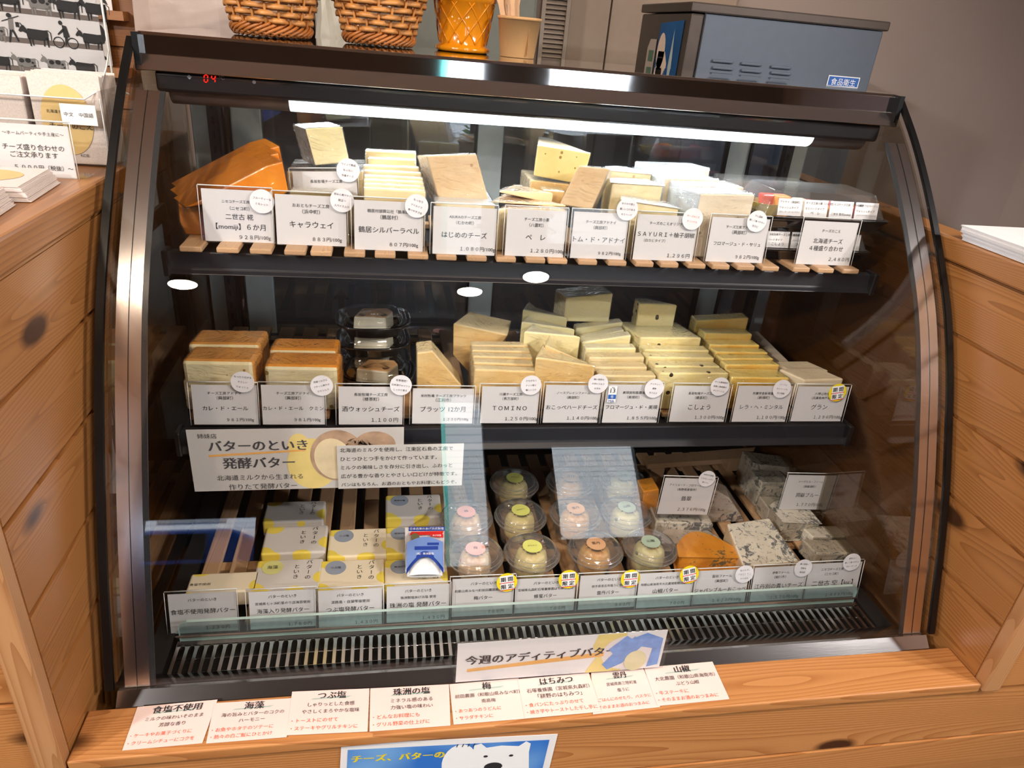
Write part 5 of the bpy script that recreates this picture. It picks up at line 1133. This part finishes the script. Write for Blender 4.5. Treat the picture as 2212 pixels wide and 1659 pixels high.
# light switch-like louvre shutter and panels on the back wall
q = AT(1165, 60, Y=1.34); q2 = AT(1226, 60, Y=1.34)
lv = thing('louvred_shutter', 'white louvred shutter behind the paper cup', 'shutter', ((q.x+q2.x)/2, 1.33, .3))
MB().box((q.x, 1.325, .3), (q.x+.012, 1.349, 1.5)).box((q2.x-.012, 1.325, .3), (q2.x, 1.349, 1.5)).build('frame', flat('shutter_white', 'cfc0b4', .6), lv)
m = MB()
for k in range(88): z = .32+k*.0133; m.prism([Vector((q.x+.012, 1.326, z)), Vector((q.x+.012, 1.328, z)), Vector((q.x+.012, 1.343, z+.0115)), Vector((q.x+.012, 1.341, z+.0115))], [Vector((q2.x-.012, 1.326, z)), Vector((q2.x-.012, 1.328, z)), Vector((q2.x-.012, 1.343, z+.0115)), Vector((q2.x-.012, 1.341, z+.0115))], 0, 0)
m.build('louvres', flat('shutter_white', 'cfc0b4', .6), lv); MB().box((q.x+.012, 1.344, .3), (q2.x-.012, 1.349, 1.5)).build('backing', flat('shutter_back', 'b5a79b', .6), lv)
q = AT(1228, 60, Y=1.33); q2 = AT(1312, 60, Y=1.33)
dp = thing('flush_cupboard_door', 'plain beige cupboard door right of the louvred shutter', 'cupboard', (q.x, 1.33, FL)); MB().box((q.x, 1.325, FL), (q2.x, 1.3495, 1.7)).build('door_panel', flat('beige_door', 'b9a698', .6, var=.03), dp)
q3 = AT(1316, 60, Y=1.33)
dp = thing('flush_cupboard_door', 'plain beige cupboard door behind the ice cream machine', 'cupboard', (q3.x, 1.33, FL)); MB().box((q3.x, 1.325, FL), (q3.x+.40, 1.3495, 1.7)).build('door_panel', flat('beige_door', 'b9a698', .6, var=.03), dp)
# fridge, power strip, bags behind the baskets
fg = thing('tall_fridge', 'pale grey-green fridge behind the baskets', 'fridge', (-.2, 1.1, FL)); MB().box((-.42, .96, FL), (.13, 1.32, 1.5)).build('fridge_body', flat('grey_green_fridge', '6c6d66', .4), fg, bevel=.01); MB().box((-.115, .955, FL+.1), (-.11, .9595, 1.45)).build('door_gap', RUBBER, fg)
p = AT(1142, 0, Y=1.0); ps = thing('wall_power_panel', 'grey panel with small dark switches left of the louvred shutter', 'switch panel', (p.x, 1.3, .9)); p = AT(1148, 15, Y=1.31)
MB().box((p.x-.016, 1.30, p.z-.06), (p.x+.016, 1.349, p.z+.16)).build('panel_body', flat('switch_grey', 'b0aaa6', .5), ps)
for k in range(4): MB().box((p.x-.008, 1.296, p.z-.04+k*.02), (p.x+.008, 1.2995, p.z-.03+k*.02)).build('switch', INK, ps)
def crumpled(name, label, cat, cx, cy, z, sx, sy, sz, mat, seed, amp=.12):
    import mathutils
    mb = MB(); n, k = 20, 14; r = []
    for j in range(k+1):
        for i in range(n):
            th = math.pi*j/k; ph = 2*math.pi*i/n; v = Vector((math.sin(th)*math.cos(ph), math.sin(th)*math.sin(ph), math.cos(th)))
            e = 4.0; q = (abs(v.x)**e+abs(v.y)**e+abs(v.z)**e)**(-1/e); v = v*q
            nn = mathutils.noise.noise(v*2.3+Vector((seed, 0, 0)))*amp+mathutils.noise.noise(v*6+Vector((0, seed, 0)))*amp*.5; v = v*(1+nn); r.append((cx+v.x*sx/2, cy+v.y*sy/2, max(z, z+sz/2+v.z*sz/2)))
    fs = [(j*n+i, (j+1)*n+i, (j+1)*n+(i+1) % n, j*n+(i+1) % n) for j in range(k) for i in range(n)]
    mb.add(r, fs, 0, False); o = mb.build(name, mat); tag(o, label, cat); return o
WB = flat('white_bag', 'c6b5ad', .6, var=.04)
p = AT(405, 70, Y=.50)
crumpled('white_bag', 'big creased white bag behind the case at the left', 'bag', p.x+.005, .635, .47, .25, .14, .60, WB, 3.1, .07)
p = AT(725, 60, Y=.70); crumpled('patterned_bag', 'crumpled bag with black triangles between the two baskets', 'bag', p.x, .72, .47, .09, .10, .505, flat('pale_bag', 'b8b4a8', .6), 8.2, .2)
# boxes seen through the back doors
def carton(label, x0, x1, y0, y1, z0, z1, tape=False, arrow=False, mat=None):
    t = thing('cardboard_box', label, 'box', ((x0+x1)/2, (y0+y1)/2, z0))
    MB().box((x0, y0, z0), (x1, y1, z1)).build('box_body', mat or flat('carton_brown', 'a98a68', .7, var=.1), t, bevel=.003)
    if tape:
        w_ = (x1-x0); fr = Frame((x0, y0, z0), (1, 0, 0), (0, 0, 1)); m = MB(); shape(m, fr, [(w_*.45, 0), (w_*.92, 0), (w_*.92, z1-z0), (w_*.45, z1-z0)], 0, .0008); m.build('grey_tape', flat('grey_tape', 'a8b0b0', .4), t)
        m = MB(); a = w_*.56; shape(m, fr, [(a-.006, .02), (a+.006, .02), (a+.006, .045), (a+.018, .045), (a, .068), (a-.018, .045), (a-.006, .045)], 0, .0014); m.build('arrow_mark', INK, t)
bx = thing('shelf_rack', 'dark rack holding cartons behind the case doors', 'rack', (-.35, .46, FL))
MB().box((-.55, .40, .335), (-.02, .53, .345)).build('rack_shelf', SHELFBLK, bx)
for x in (-.545, -.03): MB().box((x-.005, .40, FL), (x+.005, .41, .78)).build('rack_post', SHELFBLK, bx)
carton('brown carton with grey tape and an upward arrow behind the glass doors', -.44, -.27, .41, .52, .345, .56, True)
carton('white creased carton right of the taped one behind the glass doors', -.24, -.10, .42, .52, .345, .60, mat=flat('white_carton', 'b9c0be', .6))
carton('white packing parcel behind the upper left doors', -.46, -.22, .42, .50, .562, .76, mat=flat('parcel_white', 'b6aaa6', .6))

# ================================================================== LEFT COUNTER GOODS
CT = .7125
BP = flat('brochure_paper', 'e2d6d2', .5, var=.02); BPE = flat('paper_edges', 'd9ccc4', .7, var=.12, nscale=500)
# order sign
BR2 = AT(167, 386, Z=CT); BR2 = Vector((BR2.x, BR2.y, CT)); w = .20; h = .078
d = Vector((1, .02, 0)).normalized(); fr = Frame(BR2-d*w, d, (0, .004, 1)); h = AT(158, 274, Y=BR2.y).z-CT
sg = thing('order_sign', 'white sign priced 5,000円 in a clear stand on the left counter', 'sign', tuple(BR2-d*w/2))
m = MB(); slab(m, fr, w, h, .0007, 0); m.build('card', PAPER, sg)
m = MB(); slab(m, fr, w+.006, h+.006, .002, 0, -.003, 0, .0035); slab(m, fr, .05, .03, .0012, 0, w-.035, 0, -.0012) if False else None; m.box(tuple(fr.p(w-.03, 0, 0)), tuple(fr.p(w+.012, 0, 0)+Vector((0, .03, .0015)))); m.build('clear_stand', ACRYL, sg)
m = MB(); m.tube([fr.p(-.003, h+.005, .001), fr.p(w+.003, h+.005, .001)], .0014, 6); m.tube([fr.p(w+.003, 0, .002), fr.p(w+.003, h+.005, .002)], .0006, 6); m.build('stand_edge', ACEDGE, sg)
le = MB()
def sgl(s, x0, x1, y, px_w=None):
    a = AT(x0, y, Y=BR2.y); b = AT(x1, y, Y=BR2.y); A_ = (a-fr.o).dot(fr.u); B_ = (b-fr.o).dot(fr.u); V_ = (a-fr.o).dot(fr.v); V2 = (b-fr.o).dot(fr.v); text(le, fr, s, (A_+B_)/2, (V_+V2)/2, w=B_-A_)
sgl('～ホームパーティや手土産に～', 6, 137, 288); sgl('チーズ盛り合わせの', 7, 138, 318); sgl('ご注文承ります', 24, 125, 334); sgl('５,０００円（税抜）～', 34, 158, 362)
le.build('lettering', INK, sg)
# brochure stacks lying on the counter
def leaflet_stack(label, corner, ang, w, d, n, z0, yellow=True, mat=BP, group=None, th=.0011, left=True, x_shift=.0009):
    t = thing('leaflet_stack', label, 'leaflets', tuple(corner), group); c, s = math.cos(ang), math.sin(ang); cx, cy = corner[0], corner[1]
    r = random.Random(label)
    for i in range(n):
        ox, oy = r.uniform(-1, 1)*.0015-i*x_shift, r.uniform(-1, 1)*.0015+i*x_shift*.8; z = z0+i*th
        def P(a, b, zz): return Vector((cx+ox+a*c-b*s, cy+oy+a*s+b*c, zz))
        q = [P(0, 0, z+th*.85), P(w, 0, z+th*.85), P(w, d, z+th*.85), P(0, d, z+th*.85)]
        MB().prism(q, [v_-Vector((0, 0, th*.8)) for v_ in q], 0, 0).build('leaflet', mat, t)
    fr = Frame(P(0, 0, z0+n*th), (c, s, 0), (-s, c, 0))
    if yellow:
        m = MB(); shape(m, fr, ellipse(w*.62, d*.52, w*.30, d*.33), 0, .0002); m.build('yellow_circle', flat('yellow_circle_print', 'dcbc7c', .5), t)
        m = MB()
        for k in range(5): shape(m, fr, ellipse(w*(.52+k*.045), d*(.44+k*.05), .004, .0012, 8, .5), 0, .0005)
        m.build('small_print', INK2, t)
    return t
c0 = AT(152, 425, Z=CT)
leaflet_stack('rear stack of white leaflets with a yellow circle, in front of the order sign', (-.80, -.185, CT), .08, .155, .105, 14, CT+.0003, group='leaflet stacks')
leaflet_stack('front stack of white leaflets on the left counter, farthest from the order sign', (-.802, -.318, CT), .10, .16, .115, 16, CT+.0003, group='leaflet stacks')
leaflet_stack('thick stack of white papers lying on the rail of the narrow partition', (.619, -.40, .70), .0, .16, .295, 20, .7004, yellow=False, mat=flat('white_sheets', 'f0eef2', .5, var=.02), x_shift=.0004)
# brochure holder with brochures
hy = .045
hb = thing('brochure_holder', 'clear acrylic brochure box standing on the left counter', 'brochure holder', (-.72, hy+.03, CT))
xr = AT(255, 345, Y=hy).x-.002; xr = -.628
m = MB(); m.box((-.86, hy-.004, CT), (xr, hy-.002, CT+.088)); m.box((xr-.002, hy-.004, CT), (xr, hy+.075, CT+.10)); m.box((-.86, hy+.073, CT), (xr, hy+.075, CT+.235)); m.box((-.86, hy, CT), (xr, hy+.075, CT+.002)); m.box((-.725, hy, CT), (-.723, hy+.07, CT+.09)); m.build('clear_box', ACRYL, hb)
m = MB(); m.tube([(-.86, hy-.003, CT+.088), (xr-.02, hy-.003, CT+.088), (xr-.004, hy+.01, CT+.10), (xr-.001, hy+.04, CT+.125), (xr-.001, hy+.06, CT+.145)], .0012, 6); m.tube([(xr-.001, hy-.003, CT), (xr-.001, hy-.003, CT+.09)], .0008, 6); m.build('box_edge', ACEDGE, hb)
m = MB(); fr = Frame((-.71, hy-.0045, CT+.066), (1, -.0, 0), (0, 0, 1))
q0 = AT(128, 232, Y=hy-.006); q1 = AT(206, 241, Y=hy-.006); fr = Frame((q0.x, hy-.0048, AT(160, 268, Y=hy).z), (1, 0, 0), (0, 0, 1)); lw_ = q1.x-q0.x; m.v = []; slab(m, fr, lw_, .026, .0005, 0)
text(m, fr, '中文　中国語', lw_*.5, .013, w=lw_*.82, mi=1, off=.0005); m.build('handwritten_label', [PAPER, INK2], hb)
def brochure_block(label, x0, x1, z1, cover, yoff=0):
    t = thing('brochure_bundle', label, 'brochures', ((x0+x1)/2, hy+.02, CT+.0022), 'bundles in the holder'); r = random.Random(label); n = 16
    for i in range(n):
        y = hy+.004+i*.0036; z = z1-.004*r.random(); MB().prism([Vector((x0+r.random()*.003+i*.0003, y, CT+.0024)), Vector((x1+r.random()*.002+i*.0002, y, CT+.0024)), Vector((x1+r.random()*.003+i*.0002, y+.003, z)), Vector((x0+i*.0003, y+.003, z))],
            [Vector((x0+i*.0003, y+.0025, CT+.0024)), Vector((x1, y+.0025, CT+.0024)), Vector((x1, y+.0053, z)), Vector((x0, y+.0053, z))], 0, 0).build('brochure', BP if i % 2 else BPE, t)
    if cover:
        fr = Frame((x0, hy+.0036, CT+.0024), (1, 0, 0), (0, .003/(z1-CT), 1)); w_, h_ = x1-x0, z1-CT
        m = MB(); shape(m, fr, ellipse(w_*.48, h_*.48, w_*.37, h_*.38, 36), 0, .0004); m.build('yellow_circle', flat('yellow_circle_print', 'dcbc7c', .5), t)
        m = MB(); text(m, fr, '北海道ナチュラルチーズ', w_*.5, h_*.57, w=w_*.6, off=.0010); text(m, fr, 'チーズのこえ', w_*.52, h_*.42, w=w_*.62, off=.0010, h=.011); text(m, fr, 'KOE', w_*.65, h_*.10, w=w_*.12, off=.0010); m.build('lettering', INK, t)
brochure_block('bundle of brochures with a yellow circle in the right slot', -.718, -.632, CT+.118, True)
brochure_block('bundle of white brochures in the left slot, cut off by the picture edge', -.82, -.728, CT+.112, False)
# cow poster in a clear frame
py0 = .125
q0 = AT(233, 172, Y=py0); w = .26; h = .20; fr = Frame((q0.x-w, py0, q0.z), (1, 0, 0), (0, .02, 1))
cp = thing('cow_picture', 'framed picture of walking black and grey cows in rows on the left counter', 'picture', tuple(fr.p(w/2, 0)))
m = MB(); slab(m, fr, w, h, .0008, 0); m.build('sheet', PAPER, cp)
m = MB(); slab(m, fr, w+.014, h+.01, .0015, 0, -.005, -.008, .003); m.build('clear_cover', ACRYL, cp)
m = MB(); m.tube([fr.p(w+.008, h, .003), fr.p(w+.008, -.005, .003), fr.p(w+.014, -.012, .003), fr.p(w+.026, -.018, 0)], .0016, 6); m.tube([fr.p(-.005, -.008, .003), fr.p(w+.006, -.008, .003)], .001, 6); m.build('frame_edge', ACEDGE, cp)
m = MB(); m.box(tuple(fr.p(w*.3, -.008, -.002)), tuple(fr.p(w*.7, 0, 0)+Vector((0, .004, 0)))); fb = fr.p(0, 0); m = MB(); m.box((fb.x+.02, fb.y+.001, CT), (fb.x+.03, fb.y+.004, fb.z)).box((fb.x+w-.06, fb.y+.001, CT), (fb.x+w-.05, fb.y+.004, fb.z)); m.build('stand_leg', ACRYL, cp)
m1, m2, m3 = MB(), MB(), MB()
def pxuv(x, y): q = AT(x, y, Y=py0+.004)-fr.o; return q.dot(fr.u), q.dot(fr.v)
for (x0, y0), (x1, y1) in (((0, 27), (216, 47)), ((0, 92), (224, 109)), ((0, 152), (231, 170))):
    a, b = pxuv(x0, y0), pxuv(x1, y1); shape(m3, fr, [(a[0]-.1, a[1]+.004), (b[0], b[1]+.0), (b[0], b[1]+.006), (a[0]-.1, a[1]+.011)][::1], 0, .0006)
def cow(px, py, s, mat, face=-1, spots=False):
    s = s*.68
    a, b = pxuv(px, py); T = lambda pts: [(a+face*-1*x*s, b+y*s) for x, y in pts]
    for pts in ([(-.42, .30), (-.45, .62), (-.36, .74), (.30, .70), (.44, .72), (.47, .55), (.44, .30), (.1, .26)], [(-.42, .72), (-.52, .86), (-.64, .80), (-.76, .62), (-.70, .56), (-.60, .60), (-.44, .52)],
                [(-.40, .35), (-.36, 0), (-.31, 0), (-.30, .35)], [(-.28, .32), (-.24, .03), (-.20, .03), (-.18, .32)], [(.22, .32), (.20, .03), (.25, .03), (.32, .32)], [(.34, .4), (.38, 0), (.43, 0), (.46, .4)],
                [(.45, .70), (.56, .60), (.55, .30), (.58, .30), (.60, .62), (.47, .73)], [(-.60, .82), (-.66, .95), (-.63, .95), (-.55, .84)]):
        shape(m1 if mat == 0 else m2, fr, T(pts), 0, .0008)
    if spots:
        for ex, ey, rx in ((-.2, .58, .13), (.12, .60, .14), (.33, .5, .07)): shape(m1, fr, T(ellipse(ex, ey, rx, rx*.85, 10)), 0, .0011)
for px, py, s, mt, sp in [(22, 26, .050, 0, 0), (92, 34, .044, 1, 1), (152, 42, .046, 0, 0), (212, 46, .044, 0, 0), (88, 101, .044, 0, 0), (205, 107, .040, 0, 0), (-4, 90, .040, 1, 1), (8, 154, .040, 0, 0), (64, 156, .038, 1, 1), (128, 160, .038, 1, 1), (190, 168, .040, 0, 0)]:
    cow(px, py, s, mt, -1, sp)
a, b = pxuv(33, 92); s = .036      # walking figure
for pts in ([(-.08, .45), (.08, .45), (.12, .85), (-.04, .85)],): shape(m2, fr, [(a+x*s, b+y*s) for x, y in pts], 0, .0008)
shape(m1, fr, [(a+x*s, b+y*s) for x, y in ellipse(0, .93, .09, .08, 12)], 0, .0009)
for q in ([(-.06, .45), (-.16, 0), (-.10, 0), (.02, .42)], [(.0, .45), (.16, .04), (.22, .06), (.08, .45)], [(-.28, .70), (.34, .92), (.34, .95), (-.28, .73)], [(.18, .55), (.30, .55), (.30, .72), (.18, .72)]): shape(m1, fr, [(a+x*s, b+y*s) for x, y in q], 0, .0008)
a, b = pxuv(147, 104); s = .033                # cyclist
for q in ([(-.05, .42), (.20, .45), (.12, .88), (-.05, .92)], ellipse(-.10, 1.0, .08, .09, 12), [(-.02, .8), (-.28, .55), (-.26, .5), (.02, .7)], [(.0, .45), (-.04, .1), (.02, .1), (.12, .45)]): shape(m1, fr, [(a+x*s*.95, b+y*s*.95) for x, y in q], 0, .0008)
for cx2 in (-.27, .27):
    rg = [(a+(cx2+.2*math.cos(t_))*s, b+(.2+.2*math.sin(t_))*s) for t_ in [2*math.pi*k/20 for k in range(20)]]
    m1.tube([fr.p(x, y, .0008) for x, y in rg], .0006, 4, closed=True)
m1.build('black_cows', flat('cow_black', '2a2a2c', .6), cp); m2.build('grey_cows', flat('cow_grey', '8f8d8b', .6), cp); m3.build('ground_lines', flat('ground_brown_grey', '7c706a', .6), cp)
# little cards on wall ledges
wl_ = thing('wall_ledge', 'small pine ledge on the back wall, upper one beside the cow picture', 'ledge', tuple(AT(245, 30, Y=.6))); q = AT(245, 33, Y=.6)
MB().box((q.x-.25, .585, q.z-.008), (q.x+.022, .6195, q.z+.008)).build('ledge_board', WOODX, wl_)
q2 = AT(245, 152, Y=.6); wl2 = thing('wall_ledge', 'small pine ledge on the back wall, lower one beside the cow picture', 'ledge', tuple(q2)); MB().box((q2.x-.25, .585, q2.z-.012), (q2.x+.03, .6195, q2.z+.006)).build('ledge_board', WOODX, wl2)
for q_, nm, hh in ((q, 'upper', .09), (q2, 'lower', .088)):
    t = thing('postcard', 'white postcard with a tiny dark emblem on the %s wall ledge' % nm, 'card', (q_.x-.05, .6, q_.z+.008), 'postcards on the wall ledges')
    fr = Frame((q_.x-.15, .60, q_.z+.0082), (1, 0, 0), (0, .04, 1)); m = MB(); slab(m, fr, .15, hh, .0006, 0); m.build('card', PAPER, t); m = MB(); shape(m, fr, [(.128, .008), (.135, .012), (.143, .008), (.140, .016), (.134, .020)], 0, .0005); shape(m, fr, ellipse(.135, .055, .010, .018), 0, .0005) if nm == 'lower' else None; m.build('emblem', INK, t)

# ceiling lamps
LL = ['mirrored rightmost in the glass, just above the shelf edge', 'mirrored in the middle of the glass', 'mirrored at the left of the glass', 'added to light the case, high over the left counter', 'added to light the case, far behind the left counter', 'added to light the case, high over the right partition', 'added to light the case, far behind the right partition', 'added above the left alcove to light the cow picture', 'above the ice cream machine', 'above the baskets']
for (x, y), ll in zip(SPOTS+SIDE_FILLS+BACKS, LL):
    t = thing('ceiling_spot_lamp', 'round warm ceiling spot lamp '+ll, 'lamp', (x, y, 1.9), 'ceiling spot lamps')
    MB().lathe([(.05, -.045), (.055, -.04), (.055, 0)], (x, y, 1.9), 24).build('lamp_body', BLACK, t)
    MB().lathe([(0, -.047), (.042, -.0465), (.042, -.0455)], (x, y, 1.9), 24).build('lamp_lens', emit('warm_lamp_lens', (1, .88, .72, 1), 60) if 'warm_lamp_lens' not in MATS else MATS['warm_lamp_lens'], t)
